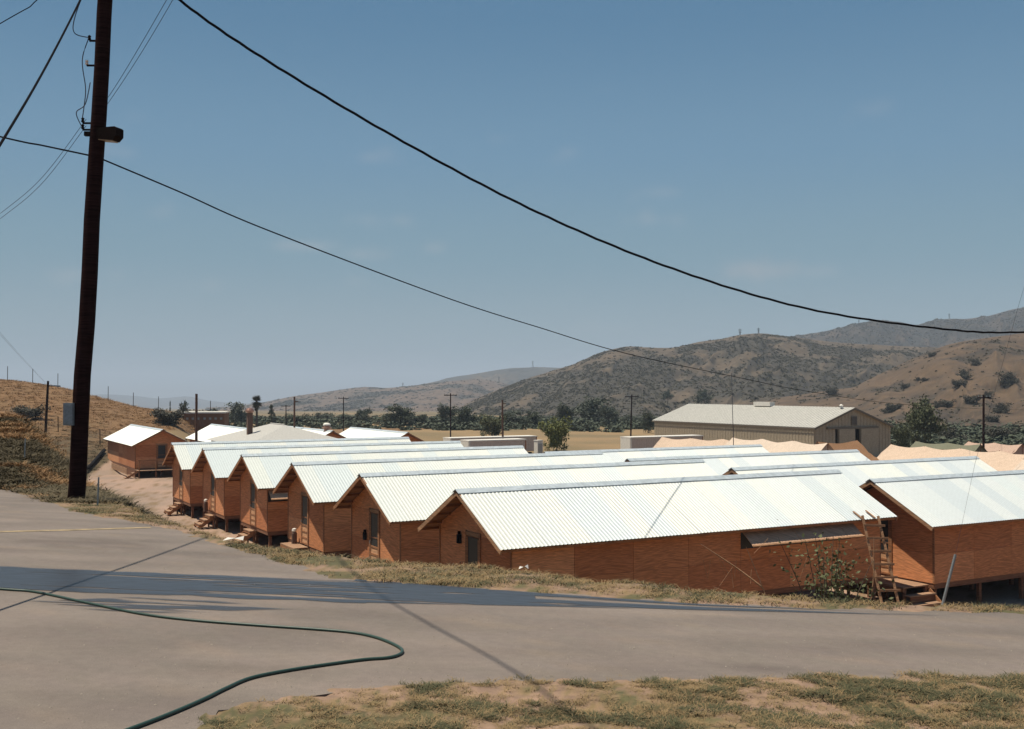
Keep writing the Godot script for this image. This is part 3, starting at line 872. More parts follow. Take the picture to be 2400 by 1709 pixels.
func build_huts():
	M.flap = mat(lin(0.62, 0.38, 0.24), 0.85, grain_tex(0.9, 6.0, 0.7, 1.0, 31), 0.45)
	var turn := atan2(-D.x, -D.z)
	var names := [
		"nearest plywood hut, propped shutter on its long wall and ladder at its far eave",
		"second plywood hut from the road, small dark box beside its screen door",
		"third plywood hut of the front row, canister on its low landing",
		"fourth plywood hut in the front row, propped shutter under its eave",
		"fifth plywood hut in the front row, canister beside the steps at its door",
		"farthest plywood hut of the front row, leftmost gable beside the open dirt yard"]
	for i in 6:
		var o := {}
		if i == 0: o = {"flap": Vector2(9.8, 16.2), "pale": true, "blue": 0.75}
		if i == 3: o = {"flap": Vector2(0.6, 6.0)}
		make_hut(names[i], hut_frame(i), turn, 17.32, o)
	var second := [
		"plywood hut at the right edge, broad sunlit landing and steps before its gable",
		"back row hut whose larger orange gable peak shows just above the nearest ridge",
		"white roofed hut in the back row whose tiny gable peak shows above the second ridge",
		"back row white roofed hut, its roof ending just before the sand coloured tents",
		]
	var pos := [Vector3(14.535, -3.807, -44.395), Vector3(10.347, -3.874, -51.51), Vector3(6.274, -3.967, -59.36), Vector3(2.0, -4.05, -66.85)]
	for i in 4:
		make_hut(second[i], pos[i] - Vector3(0, RIDGE, 0), turn, 17.32, {"pale": true, "blue": [0.92, 0.75, 0.55, 0.2][i]})
	# huts turned the other way at the far side of the yard
	var turn2 := atan2(-P.x, -P.z)
	make_hut("small white roofed hut alone at the left of the yard, timber deck along its gable", Vector3(-34.97, -4.363 - RIDGE, -109.57), turn2, 17.32)
	make_hut("far white roofed hut behind the bare brown pole, left of the grey hipped roof", Vector3(-26.6, -4.422 - RIDGE, -112.45), turn2, 17.32)
	make_hut("white roofed hut mostly hidden by the grey hipped roof, round vent on its ridge", Vector3(-18.95, -4.73 - RIDGE, -115.7), turn2, 17.32)
	make_hut("far white roofed hut between the grey hipped roof and the pale trailers", Vector3(-11.31, -5.035 - RIDGE, -119.0), turn2, 17.32)
	# landings and steps of the front row
	var steps := ["low timber landing at the third front row hut, just above the roadside grass", "timber steps with three treads at the fourth front row hut", "timber steps with three treads at the fifth front row hut", "timber steps with three treads at the leftmost front row hut by the dirt yard"]
	for i in range(2, 6):
		var b := Basis(Vector3.UP, turn)
		var s := thing("wooden_steps", steps[i - 2], "steps", hut_frame(i), turn, "timber landings before the hut doors")
		if i == 2:
			landing(s, -1.45, 0.55, -OVER + 0.03, -OVER + 0.75, FLOOR - 0.04, 1, 0)
			continue
		for k in 3:
			var y := 0.74 - k * 0.235
			var z := -OVER + 0.20 + k * 0.31
			bx("tread", Vector3(1.25, 0.05, 0.32), Vector3(-0.05, y, z), M.deck, s)
			bx("riser", Vector3(1.19, 0.12, 0.03), Vector3(-0.05, y - 0.09, z + 0.13), M.timber, s)
		for x in [-0.62, 0.52]:
			beam("stringer", Vector3(x, 0.74, -OVER + 0.04), Vector3(x, 0.06, -OVER + 0.98), 0.05, 0.20, M.timber, s)
			bx("post", Vector3(0.09, 0.95, 0.09), Vector3(x, 0.22, -OVER + 0.12), M.timber_dark, s)
	var s0 := thing("wooden_steps", "broad sunlit landing with steps at the right hand hut, behind the ladder", "steps", pos[0] - Vector3(0, RIDGE, 0), turn, "timber landings before the hut doors")
	landing(s0, -0.6, 2.35, -OVER + 0.02, -OVER + 1.45, FLOOR - 0.06, 1, 2)
	beam("brace", Vector3(2.4, 0.72, -OVER + 0.06), Vector3(3.25, 0.02, -OVER + 0.06), 0.05, 0.12, M.timber, s0)
	# deck of the lone hut
	var dk := thing("wooden_deck", "long timber deck with leaning rails along the lone left hut", "deck", Vector3(-34.97, -4.363 - RIDGE, -109.57), turn2)
	var k := 0
	for z in range(0, 12):
		bx("plank", Vector3(6.4, 0.05, 0.135), Vector3(0.6, FLOOR - 0.12, -OVER + 0.10 + z * 0.145), M.deck, dk)
	for x in [-2.5, -0.9, 0.7, 2.3, 3.7]:
		bx("post", Vector3(0.12, 0.8, 0.12), Vector3(x, 0.32, -OVER + 1.7), M.timber_dark, dk)
		bx("rail_post", Vector3(0.09, 1.0, 0.09), Vector3(x, FLOOR + 0.42, -OVER + 1.78), M.timber, dk)
	beam("rail", Vector3(-2.6, FLOOR + 0.9, -OVER + 1.78), Vector3(3.8, FLOOR + 0.9, -OVER + 1.78), 0.05, 0.12, M.timber, dk)
	beam("brace", Vector3(0.9, FLOOR - 0.1, -OVER + 1.84), Vector3(2.2, FLOOR + 1.5, -OVER + 1.84), 0.05, 0.12, M.timber_pale, dk)
	beam("stringer", Vector3(-2.6, FLOOR - 0.15, -OVER + 1.7), Vector3(-3.9, 0.02, -OVER + 1.7), 0.06, 0.2, M.timber, dk)
	for q in 3:
		bx("tread", Vector3(0.3, 0.05, 1.5), Vector3(-2.85 - q * 0.36, 0.58 - q * 0.22, -OVER + 0.95), M.deck, dk)
	bx("skirt", Vector3(0.05, 0.6, 9.0), Vector3(-3.2, 0.65, -6.0), M.timber_pale, dk)

func landing(s: Node3D, x0: float, x1: float, z0: float, z1: float, top: float, dir: int, treads: int):
	var n := int(round((z1 - z0) / 0.145))
	var w := (z1 - z0) / n
	for k in n:
		bx("plank", Vector3(snappedf(x1 - x0, 0.01), 0.045, snappedf(w - 0.008, 0.001)), Vector3((x0 + x1) / 2, top - 0.0225, z0 + (k + 0.5) * w), M.deck, s)
	for z in [z0 + 0.04, z1 - 0.03]:
		bx("joist", Vector3(snappedf(x1 - x0 - 0.02, 0.01), 0.14, 0.05), Vector3((x0 + x1) / 2, top - 0.118, z), M.timber, s)
	for x in [x0 + 0.06, x1 - 0.06]:
		for z in [z0 + 0.15, z1 - 0.12]:
			bx("post", Vector3(0.10, snappedf(top + 0.3, 0.01), 0.10), Vector3(x, (top - 0.35) / 2 - 0.02, z), M.timber_dark, s)
	for k in treads:
		var x := (x0 - 0.18 - k * 0.34) if dir < 0 else (x1 + 0.18 + k * 0.34)
		var y := top * (1.0 - (k + 1.0) / (treads + 1.0))
		bx("tread", Vector3(0.32, 0.05, snappedf(z1 - z0, 0.01)), Vector3(x, y, (z0 + z1) / 2), M.deck, s)
		bx("riser", Vector3(0.04, snappedf(y, 0.01), snappedf(z1 - z0 - 0.1, 0.01)), Vector3(x + dir * 0.10, y / 2 - 0.03, (z0 + z1) / 2), M.timber_dark, s)

# ------------------------------------------------------------------ camp behind
func build_camp_behind():
	# hipped grey roof
	var turn2 := atan2(-P.x, -P.z)
	var h := thing("hipped_building", "low building with a grey shingled hipped roof and a brown stack", "building", Vector3(-19.6, -9.0, -99.5), turn2)
	var hw := 5.2; var hl := 7.6; var ey := 3.75; var ry := 5.35
	var st := mb()
	sbox(st, Vector3(0, ey / 2 - 0.3, -5.4), Vector3(hw * 2 - 0.9, ey + 0.6, 14.2 - 0.9))
	part("wall", st.commit(), M.wh_wall, h)
	var A0 := Vector3(0, ry, -1.2 - 2.4); var A1 := Vector3(0, ry, -8.0)
	var z0 := 1.7; var z1 := -12.5
	st = mb()
	quad(st, Vector3(hw, ey, z0), Vector3(hw, ey, z1), A1, A0)
	quad(st, Vector3(-hw, ey, z1), Vector3(-hw, ey, z0), A0, A1)
	tri(st, Vector3(-hw, ey, z0), Vector3(hw, ey, z0), A0)
	tri(st, Vector3(hw, ey, z1), Vector3(-hw, ey, z1), A1)
	quad(st, Vector3(-hw, ey, z0), Vector3(-hw, ey, z1), Vector3(hw, ey, z1), Vector3(hw, ey, z0))
	part("roof", st.commit(), M.shingle, h)
	st = mb(); tube(st, [A0 + Vector3(0, 0.03, 0), A1 + Vector3(0, 0.03, 0)], 0.07, 6)
	part("ridge", st.commit(), M.shingle, h)
	var stack := bx("stack", Vector3(0.46, 2.3, 0.46), Vector3(-2.75, 5.35, -5.6), M.stack, h)
	st = mb(); lathe(st, [Vector2(0.30, 0.0), Vector2(0.42, 0.10), Vector2(0.42, 0.22), Vector2(0.30, 0.42), Vector2(0.0, 0.48)], Vector3(0, 1.15, 0), 14)
	part("stack_cap", st.commit(), M.copper, stack)
	# ridge vent
	var v := thing("roof_vent", "round banded metal vent standing on the half hidden white roof", "vent", Vector3(-19.9, -4.95, -117.4))
	st = mb(); lathe(st, [Vector2(0.32, 0.0), Vector2(0.32, 0.35), Vector2(0.5, 0.4), Vector2(0.5, 0.55), Vector2(0.34, 0.6), Vector2(0.34, 0.72), Vector2(0.0, 0.72)], Vector3.ZERO, 16)
	part("vent_base", st.commit(), M.copper, v)
	st = mb(); lathe(st, [Vector2(0.0, 0.74), Vector2(0.42, 0.74), Vector2(0.42, 0.86), Vector2(0.22, 1.0), Vector2(0.0, 1.02)], Vector3.ZERO, 16)
	part("vent_cap", st.commit(), M.white, v)
	# trailers
	trailer("long pale trailer with a white roof edge, behind the shorter trailer", Vector3(-8.9, -9.6, -150.0), 13.6, 2.4)
	trailer("shorter pale trailer standing in front of the long one", Vector3(-5.93, -9.45, -137.0), 8.2, 2.55)
	trailer("pale trailer with a white end wall, left of the warehouse", Vector3(15.6, -9.7, -150.0), 12.5, 2.6)
	var bxo := thing("white_cabinet", "small upright white cabinet right of the pale trailers", "cabinet", Vector3(3.5, -9.55, -145.0), 0.6)
	bx("body", Vector3(0.85, 2.3, 0.85), Vector3(0, 1.15, 0), M.white, bxo)
	bx("door", Vector3(0.62, 1.8, 0.03), Vector3(0, 1.05, 0.44), M.window_pale, bxo)
	bx("roof", Vector3(0.95, 0.1, 0.95), Vector3(0, 2.36, 0), M.white, bxo)
	# brown flat roofed blocks against the hill
	for q in [["left of the two brown flat roofed blocks behind the short brown pole", Vector3(-50.1, -8.6, -170.0), 3.5], ["right of the two brown flat roofed blocks, pale parapet above a row of small windows", Vector3(-46.7, -8.6, -170.6), 3.5]]:
		var o := thing("flat_roofed_block", q[0], "building", q[1], 0.12)
		var w: float = q[2]
		bx("wall", Vector3(w, 4.6, 5.0), Vector3(0, 2.1, -2.5), M.block, o)
		bx("parapet", Vector3(w + 0.2, 0.22, 5.2), Vector3(0, 4.45, -2.5), M.white, o)
		for k in 4:
			var wn := bx("window", Vector3(0.42, 0.4, 0.06), Vector3(-w * 0.36 + k * w * 0.24, 3.55, 0.03), M.wh_trim, o)
			bx("pane", Vector3(0.34, 0.32, 0.02), Vector3(0, 0, 0.035), M.window_pale, wn)

func trailer(label: String, at: Vector3, length: float, h: float):
	var turn := atan2(-D.x, -D.z)
	var t := thing("trailer", label, "trailer", at, turn, "pale trailers behind the huts")
	var st := mb()
	sbox(st, Vector3(0, h / 2 + 0.2, -length / 2), Vector3(2.4, h - 0.4, length))
	part("body", st.commit(), M.container, t)
	st = mb()
	for k in int(length / 0.4): sbox(st, Vector3(1.215, h / 2 + 0.2, -0.3 - k * 0.4), Vector3(0.03, h - 0.6, 0.14))
	var rb := part("side_ribs", st.commit(), M.container, t); rb.set_meta("kind", "stuff")
	bx("roof", Vector3(2.52, 0.16, snappedf(length + 0.12, 0.01)), Vector3(0, h + 0.06, -length / 2), M.white, t)
	bx("end_wall", Vector3(2.3, snappedf(h - 0.5, 0.01), 0.05), Vector3(0, h / 2 + 0.2, 0.03), M.white, t)
	for z in [-0.08, -length + 0.08]:
		for s in [1, -1]: bx("corner_post", Vector3(0.14, snappedf(h - 0.2, 0.01), 0.14), Vector3(s * 1.19, h / 2 + 0.1, z), M.white if z > -1 else M.container_rust, t)
	for z in [-1.2, -length + 1.2]:
		for s in [1, -1]: bx("skid", Vector3(0.3, 0.3, 0.9), Vector3(s * 0.9, 0.1, z), M.dark, t)

# ------------------------------------------------------------------ warehouse
func build_warehouse():
	var turn2 := atan2(-P.x, -P.z)
	var t := thing("warehouse", "large tan metal warehouse with a pale gabled roof and sliding doors", "warehouse", Vector3(46.85, -9.6, -150.0), turn2)
	var hw := 7.35; var rise := 2.573; var ridge := 6.69; var ln := 35.5
	var eave := ridge - rise
	var st := mb()
	# long walls with vertical ribs, gables, roof slopes
	for s in [-1, 1]:
		st = mb()
		sbox(st, Vector3(s * (hw - 0.1), eave / 2 - 0.4, -ln / 2), Vector3(0.16, eave + 0.8, ln - 0.1))
		var w := part("side_wall", st.commit(), M.wh_wall, t)
		st = mb()
		for k in 58: sbox(st, Vector3(s * (hw + 0.0), eave / 2 - 0.4, -0.5 - k * 0.605), Vector3(0.05, eave + 0.7, 0.16))
		part("wall_ribs", st.commit(), M.wh_wall, w).set_meta("kind", "stuff")
	var gab := prism(PackedVector2Array([Vector2(-hw + 0.18, -0.8), Vector2(hw - 0.18, -0.8), Vector2(hw - 0.18, eave - 0.1), Vector2(0, ridge - 0.16), Vector2(-hw + 0.18, eave - 0.1)]), 0.16)
	# the front gable has its doorways open between the sliding doors
	var fg := prism(PackedVector2Array([Vector2(-hw + 0.18, -0.8), Vector2(-3.4, -0.8), Vector2(-3.4, 3.8), Vector2(-2.85, 3.8), Vector2(-2.85, -0.8), Vector2(0.15, -0.8), Vector2(0.15, 3.8), Vector2(1.3, 3.8), Vector2(1.3, -0.8), Vector2(hw - 0.18, -0.8), Vector2(hw - 0.18, eave - 0.1), Vector2(0, ridge - 0.16), Vector2(-hw + 0.18, eave - 0.1)]), 0.16)
	var g := part("gable_wall", fg, M.wh_wall, t, Vector3(0, 0, 0))
	part("gable_wall", gab, M.wh_wall, t, Vector3(0, 0, -ln + 0.16))
	st = mb()
	for k in 24:
		var x := -hw + 0.45 + k * 0.6
		var top := ridge - 0.2 - absf(x) * rise / hw
		if x > -3.5 and x < -2.75 or x > 0.05 and x < 1.4: continue
		sbox(st, Vector3(x, top / 2 - 0.4, 0.02), Vector3(0.14, top + 0.8, 0.04))
	part("wall_ribs", st.commit(), M.wh_wall, g).set_meta("kind", "stuff")
	for s in [1, -1]:
		var a := Vector3(0, ridge, 0.35); var b := Vector3(s * (hw + 0.16), ridge - rise * (hw + 0.16) / hw, 0.35)
		st = mb()
		var n: Vector3 = (Vector3(0, 0, -1).cross(b - a) * -s).normalized()
		if n.y < 0: n = -n
		var back := Vector3(0, 0, -ln - 0.7)
		for pr in [[Vector3.ZERO, 1], [-n * 0.08, -1]]:
			var o: Vector3 = pr[0]
			if s * pr[1] > 0: quad(st, a + o, b + o, b + back + o, a + back + o)
			else: quad(st, b + o, a + o, a + back + o, b + back + o)
		for e in [[a, b], [a + back, b + back], [b, b + back]]:
			quad(st, e[0], e[0] - n * 0.08, e[1] - n * 0.08, e[1])
		var rf := part("roof", st.commit(), M.wh_roof, t)
		st = mb()
		for k in 60:
			var z := -0.3 - k * 0.6
			sbeam(st, a + Vector3(0, 0, z) + n * 0.015, b + Vector3(0, 0, z) + n * 0.015, 0.07, 0.05)
		part("roof_seams", st.commit(), M.wh_roof, rf).set_meta("kind", "stuff")
		beam("fascia", a + Vector3(0, -0.16, 0.03), b + Vector3(0, -0.16, 0.03), 0.06, 0.26, M.wh_trim, t)
		beam("gutter", b + Vector3(0.04 * s, -0.16, 0), b + back + Vector3(0.04 * s, -0.16, 0), 0.06, 0.14, M.wh_trim, t)
	bx("roof_vent", Vector3(1.0, 0.6, 3.6), Vector3(-0.2, ridge + 0.22, -17.5), M.white, t)
	st = mb(); lathe(st, [Vector2(0.22, 0), Vector2(0.22, 0.3), Vector2(0.3, 0.35), Vector2(0.0, 0.55)], Vector3(-0.6, ridge - 0.1, -1.6), 10)
	part("small_vent", st.commit(), M.white, t)
	var w := bx("gable_window", Vector3(1.1, 1.25, 0.1), Vector3(0.1, 4.85, 0.07), M.wh_trim, t)
	bx("pane", Vector3(0.9, 1.05, 0.03), Vector3(0, 0, 0.05), M.glass_dark, w)
	bx("door_track", Vector3(9.8, 0.28, 0.16), Vector3(-0.2, 3.9, 0.13), M.wh_trim, t)
	bx("sliding_door", Vector3(3.0, 4.6, 0.1), Vector3(-1.35, 1.45, 0.16), M.wh_wall, t)
	bx("sliding_door", Vector3(3.2, 4.6, 0.1), Vector3(2.9, 1.45, 0.16), M.wh_wall, t)

# ------------------------------------------------------------------ tents
func tent(label: String, at: Vector3, turn: float, length: float, hw: float, eave: float, ridge: float, bays: int, roofm: Material, endm: Material, sd: int):
	# canvas slung over a row of poles: ridge and eaves sag between them; the ridge runs along -z
	var t := thing("tent", label, "tent", at, turn, "tents behind the huts")
	var n := FastNoiseLite.new(); n.seed = sd; n.frequency = 0.9
	var nl := bays * 8; var nx := 8
	for s in [1, -1]:
		var v := PackedVector3Array(); var idx := PackedInt32Array()
		for j in nl + 1:
			var u := float(j) / nl * bays
			var sag := sin(fposmod(u, 1.0) * PI)
			for i in nx + 1:
				var q := float(i) / nx
				var y := lerpf(ridge - 0.22 * sag, eave - 0.12 * sag, q) - 0.10 * sin(q * PI)
				y += n.get_noise_2d(q * 3.0 + s * 9.0, u * 2.4) * 0.16 * (0.35 + sin(q * PI * 0.9))
				v.append(Vector3(s * q * hw, y, -length * j / nl))
		for j in nl:
			for i in nx:
				var p := j * (nx + 1) + i
				if s > 0: idx.append_array([p, p + nx + 2, p + 1, p, p + nx + 1, p + nx + 2])
				else: idx.append_array([p, p + 1, p + nx + 2, p, p + nx + 2, p + nx + 1])
		part("canvas_roof", arr(v, PackedColorArray(), idx), roofm, t)
		bx("side_wall", Vector3(0.03, snappedf(eave + 0.3, 0.01), snappedf(length - 0.1, 0.01)), Vector3(s * (hw - 0.12), eave / 2 - 0.32, -length / 2), endm, t)
	var gp := prism(PackedVector2Array([Vector2(-hw + 0.2, -0.5), Vector2(hw - 0.2, -0.5), Vector2(hw - 0.2, eave - 0.1), Vector2(0, ridge - 0.12), Vector2(-hw + 0.2, eave - 0.1)]), 0.03)
	part("end_wall", gp, endm, t, Vector3(0, 0, -0.25)); part("end_wall", gp, endm, t, Vector3(0, 0, -length + 0.25))
	for k in bays + 1:
		var st := mb(); tube(st, [Vector3(0, -0.3, -length * k / bays), Vector3(0, ridge + 0.05, -length * k / bays)], 0.04, 6)
		part("tent_pole", st.commit(), M.timber_dark, t)
	for k in bays + 1:
		for s in [1, -1]:
			var st := mb(); tube(st, [Vector3(s * hw, eave, -length * k / bays), Vector3(s * (hw + 1.6), -0.2, -length * k / bays)], 0.012, 4)
			part("guy_rope", st.commit(), M.wire_grey, t)

func build_tents():
	var turn2 := atan2(-P.x, -P.z)
	tent("long sand coloured tent with a sagging ridge, right of the warehouse doors", Vector3(46.5, -9.25, -96.0), turn2 - 0.02, 17.0, 3.6, 1.35, 3.35, 4, M.canvas, M.canvas, 1)
	tent("pale canvas tent end at the right edge of the camp", Vector3(47.0, -9.0, -89.0), turn2, 6.0, 3.0, 1.2, 2.7, 2, M.canvas_pale, M.canvas_pale, 2)
	tent("sand coloured tent at the left of the tent group, wavy ridge before the warehouse wall", Vector3(24.5, -9.45, -110.0), turn2 + 0.30, 11.5, 3.2, 1.9, 4.0, 3, M.canvas, M.canvas_pale, 3)
	tent("pale sand tent with an open dark gable, standing before the warehouse corner", Vector3(27.6, -9.0, -95.5), turn2, 12.5, 3.0, 1.9, 4.05, 3, M.canvas_pale, M.canvas_pale, 4)
	tent("small brown tent half hidden behind the pale sand tent", Vector3(31.6, -9.05, -100.0), turn2 + 1.571, 5.0, 2.6, 2.4, 4.1, 1, M.canvas_brown, M.canvas_brown, 5)
	tent("dark green tent peeking above the long sand coloured tent", Vector3(50.6, -9.6, -118.0), turn2 + 0.1, 8.0, 3.2, 1.6, 3.35, 2, M.canvas_green, M.canvas_green, 6)
	tent("dusty pink tent at the right edge beside the green tent", Vector3(56.5, -9.6, -121.0), turn2, 7.0, 3.0, 1.6, 3.2, 2, M.canvas_pink, M.canvas_pink, 7)

# ------------------------------------------------------------------ poles and wires
func wire(called: String, label: String, pts: Array, r: float, m: Material, category := "cable", twist := 0.0):
	var sp := spline(pts, 14)
	if twist > 0.0:
		for k in sp.size(): sp[k] += Vector3(0, sin(k * 1.9) * twist, cos(k * 1.9) * twist)
	var st := mb(); tube(st, sp, r, 6, false)
	tag(part(called, st.commit(), m, self), label, category)

func pole(label: String, base: Vector3, top: Vector3, r: float, m: Material, cross := 0.0, turn := 0.0, bracket := 0.0):
	var t := thing("utility_pole", label, "pole", base, 0.0, "poles in the camp and beyond")
	var st := mb()
	var d := top - base
	tube(st, [Vector3(0, -0.6, 0), d * 0.5, d], [r, r * 0.9, r * 0.78], 10)
	part("pole", st.commit(), m, t)
	if cross > 0.0:
		bx("crossarm", Vector3(cross, 0.14, 0.12), d + Vector3(0, -0.35, 0.16), m, t, Basis(Vector3.UP, turn))
		for k in [-0.45, -0.2, 0.2, 0.45]:
			st = mb(); tube(st, [d + Vector3(0, -0.28, 0.16) + Basis(Vector3.UP, turn) * Vector3(k * cross, 0, 0), d + Vector3(0, -0.08, 0.16) + Basis(Vector3.UP, turn) * Vector3(k * cross, 0, 0)], 0.05, 6)
			part("insulator", st.commit(), M.grey_metal, t)
	if bracket > 0.0:
		bx("bracket", Vector3(bracket, 0.12, 0.12), d + Vector3(bracket * 0.5, -0.55, 0), m, t)
		bx("lamp_head", Vector3(0.3, 0.16, 0.22), d + Vector3(bracket + 0.08, -0.58, 0), M.grey_metal, t)

func build_poles_and_wires():
	# the near pole: dark, creosoted, leaning to the right
	var base := Vector3(-7.88, -2.1, -19.69)
	var top := Vector3(-7.30, 8.6, -19.69)
	var t := thing("utility_pole", "tall dark leaning pole at the left beside the road, floodlight near its top", "pole", base, 0.0)
	var st := mb()
	var pts := []; var rad := []
	for k in 13:
		var f := k / 12.0
		pts.append((top - base) * f + Vector3(0, -0.5 * (1.0 - f), 0) + Vector3(0.012 * sin(k * 1.7), 0, 0.01 * cos(k * 2.3)))
		rad.append(lerpf(0.152, 0.126, f))
	tube(st, pts, rad, 18)
	part("pole", st.commit(), M.creosote, t)
	var lamp := Node3D.new(); lamp.name = "floodlight"; t.add_child(lamp); lamp.position = Vector3(0.56, 6.64, 0.06); lamp.scale = Vector3.ONE * 0.78
	var body := prism(PackedVector2Array([Vector2(-0.30, 0.14), Vector2(-0.26, -0.10), Vector2(0.20, -0.16), Vector2(0.30, -0.06), Vector2(0.30, 0.12), Vector2(0.26, 0.15)]), 0.30)
	part("housing", body, M.lamp_body, lamp, Vector3(0, 0, 0.15), Basis(Vector3.UP, -0.25))
	bx("lens", Vector3(0.40, 0.02, 0.24), Vector3(0.02, -0.145, 0.0), M.lamp_lens, lamp, Basis(Vector3.UP, -0.25) * Basis(Vector3.BACK, -0.13))
	bx("mount", Vector3(0.30, 0.10, 0.10), Vector3(-0.36, 0.02, 0.0), M.lamp_body, lamp)
	var meter := bx("meter_box", Vector3(0.18, 0.40, 0.16), Vector3(-0.04, 1.60, 0.12), M.grey_metal, t)
	bx("lid", Vector3(0.15, 0.34, 0.02), Vector3(0, 0, 0.09), M.grey_metal, meter)
	for q in [Vector3(0.17, 6.92, 0.02), Vector3(0.17, 6.80, 0.02), Vector3(0.28, 8.42, 0.02), Vector3(0.235, 7.97, 0.02)]:
		st = mb(); lathe(st, [Vector2(0.015, -0.05), Vector2(0.032, -0.03), Vector2(0.02, 0.0), Vector2(0.032, 0.025), Vector2(0.0, 0.05)], q + Vector3(-0.06, 0, 0), 10)
		part("insulator", st.commit(), M.porcelain if q.y > 7.9 and q.y < 8.1 else M.lamp_body, t)
		beam("bracket", q + Vector3(-0.06, -0.06, 0), q + Vector3(0.16, -0.06, 0), 0.03, 0.03, M.lamp_body, t)
	for loop in [[Vector3(0.2, 8.42, 0.02), Vector3(-0.05, 8.5, 0.02), Vector3(-0.06, 8.75, 0.02), Vector3(0.12, 9.25, 0.02), Vector3(0.38, 9.7, 0.02)], [Vector3(0.2, 8.40, 0.02), Vector3(0.10, 8.0, 0.04), Vector3(0.16, 7.5, 0.03), Vector3(0.14, 7.2, 0.03), Vector3(0.10, 6.93, 0.02)], [Vector3(0.24, 7.6, 0.02), Vector3(0.16, 7.2, 0.04), Vector3(0.0, 7.05, 0.04), Vector3(0.08, 6.82, 0.02)]]:
		st = mb(); tube(st, spline(loop, 6), 0.009, 5)
		part("drip_loop", st.commit(), M.wire_grey, t)
	# wires
	wire("power_cable", "thick twisted black cable sweeping from the pole top down to the right edge", [Vector3(-7.32, 8.2, -19.7), Vector3(-6.18, 7.18, -20.17), Vector3(-4.64, 6.2, -20.77), Vector3(-2.16, 4.88, -21.73), Vector3(0.56, 3.63, -22.79), Vector3(3.54, 2.58, -23.94), Vector3(6.85, 1.79, -25.23), Vector3(10.52, 1.40, -26.65), Vector3(12.94, 1.37, -27.59), Vector3(17.0, 1.7, -29.2), Vector3(28, 4.3, -33.5)], 0.026, M.wire, "cable", 0.006)
	wire("telephone_cable", "thin dark cable sagging from below the floodlight across to the far right pole", [Vector3(-7.55, 4.16, -19.6), Vector3(-6.55, 3.83, -21.46), Vector3(-5.26, 3.37, -23.64), Vector3(-1.71, 2.38, -29.62), Vector3(0.83, 1.83, -33.91), Vector3(4.23, 1.17, -39.64), Vector3(10.21, 0.42, -49.72), Vector3(16.22, -0.28, -59.85), Vector3(28.36, -1.3, -80.31), Vector3(52.0, -2.5, -120.3), Vector3(72.42, -3.34, -154.58)], 0.0145, M.wire)
	wire("telephone_cable", "short dark cable running from the pole out of the left edge below the floodlight", [Vector3(-7.52, 4.15, -19.68), Vector3(-8.5, 4.36, -19.7), Vector3(-9.27, 4.52, -19.7), Vector3(-13, 5.4, -19.6), Vector3(-20, 7.6, -19.4)], 0.016, M.wire)
	for q in [[-7.52, -0.2, 4.17], [-7.75, 0.22, 4.2]]: pass
	wire("stay_wire", "dark stay wire slanting from the pole top down to the lower left", [Vector3(-7.42, 7.9, -19.6), Vector3(-6.75, 6.1, -17.0), Vector3(-5.87, 3.98, -13.63), Vector3(-5.2, 2.38, -10.97), Vector3(-4.3, 0.1, -7.2), Vector3(-3.7, -1.5, -4.7)], 0.016, M.wire)
	wire("overhead_cable", "cable from the pole top passing overhead behind the camera", [Vector3(-7.3, 8.3, -19.6), Vector3(-5.4, 7.0, -14.0), Vector3(-3.85, 5.6, -10.26), Vector3(-3.0, 5.1, -8.45), Vector3(-2.42, 5.0, -7.16), Vector3(-2.1, 4.95, -6.34), Vector3(-1.88, 4.95, -5.55), Vector3(-0.2, 5.2, 0.0), Vector3(2.1, 6.2, 6.0)], 0.013, M.wire)
	wire("line_wire", "thin wire crossing the upper left corner", [Vector3(-12.0, 4.0, -18.0), Vector3(-8.49, 6.02, -18.0), Vector3(-7.89, 6.41, -18.0), Vector3(-7.0, 7.1, -17.6)], 0.008, M.wire)
	for k in 2:
		var o := k * 0.12
		wire("thin_wire", ["upper of the two thin parallel wires right of the near pole", "lower of the two thin parallel wires right of the near pole"][k], [Vector3(-7.62, 4.95 - o, -19.68), Vector3(-7.25, 5.27 - o * 0.9, -19.6), Vector3(-5.42 + o * 0.8, 6.05, -17.0), Vector3(-2.0, 7.6, -12.0)], 0.005, M.wire_grey)
		wire("thin_wire", ["upper of the two thin parallel wires left of the near pole", "lower of the two thin parallel wires left of the near pole"][k], [Vector3(-7.72, 4.84 - o, -19.7), Vector3(-9.6, 4.25 - o, -22.2), Vector3(-11.75, 3.97 - o, -25.0), Vector3(-16, 3.6 - o, -30.5), Vector3(-51.2, 0.3 - o * 0.5, -120)], 0.005, M.wire_grey)
	# the smaller poles
	pole("short dark pole on the left bank before the golden hill", Vector3(-51.27, -5.75, -120), Vector3(-50.99, 0.58, -120), 0.15, M.creosote, 0.0, 0.0, 1.1)
	pole("bare brown pole standing before the white roofs left of the palm", Vector3(-27.43, -9.0, -95), Vector3(-27.45, -0.66, -95), 0.135, M.pole_brown)
	pole("brown pole with a small bracket behind the grey hipped roof", Vector3(-24.7, -9.3, -124), Vector3(-24.7, -1.2, -124), 0.125, M.pole_brown, 0.0, 0.0, 0.5)
	pole("slim pole with a short crossarm over the tree band left of centre", Vector3(-35.46, -9.9, -230), Vector3(-35.47, -2.21, -230), 0.12, M.creosote, 2.2)
	pole("slim dark pole with a thin crossarm above the long trailer", Vector3(-11.24, -9.8, -200), Vector3(-11.25, -1.3, -200), 0.13, M.creosote, 2.4)
	pole("reddish brown pole right behind the trailers", Vector3(-1.26, -9.6, -153), Vector3(-1.35, -1.9, -153), 0.16, M.pole_brown, 0.0, 0.0, 0.6)
	pole("slim dark pole left of the warehouse", Vector3(20.61, -9.8, -190), Vector3(20.85, -1.46, -190), 0.14, M.creosote, 2.4)
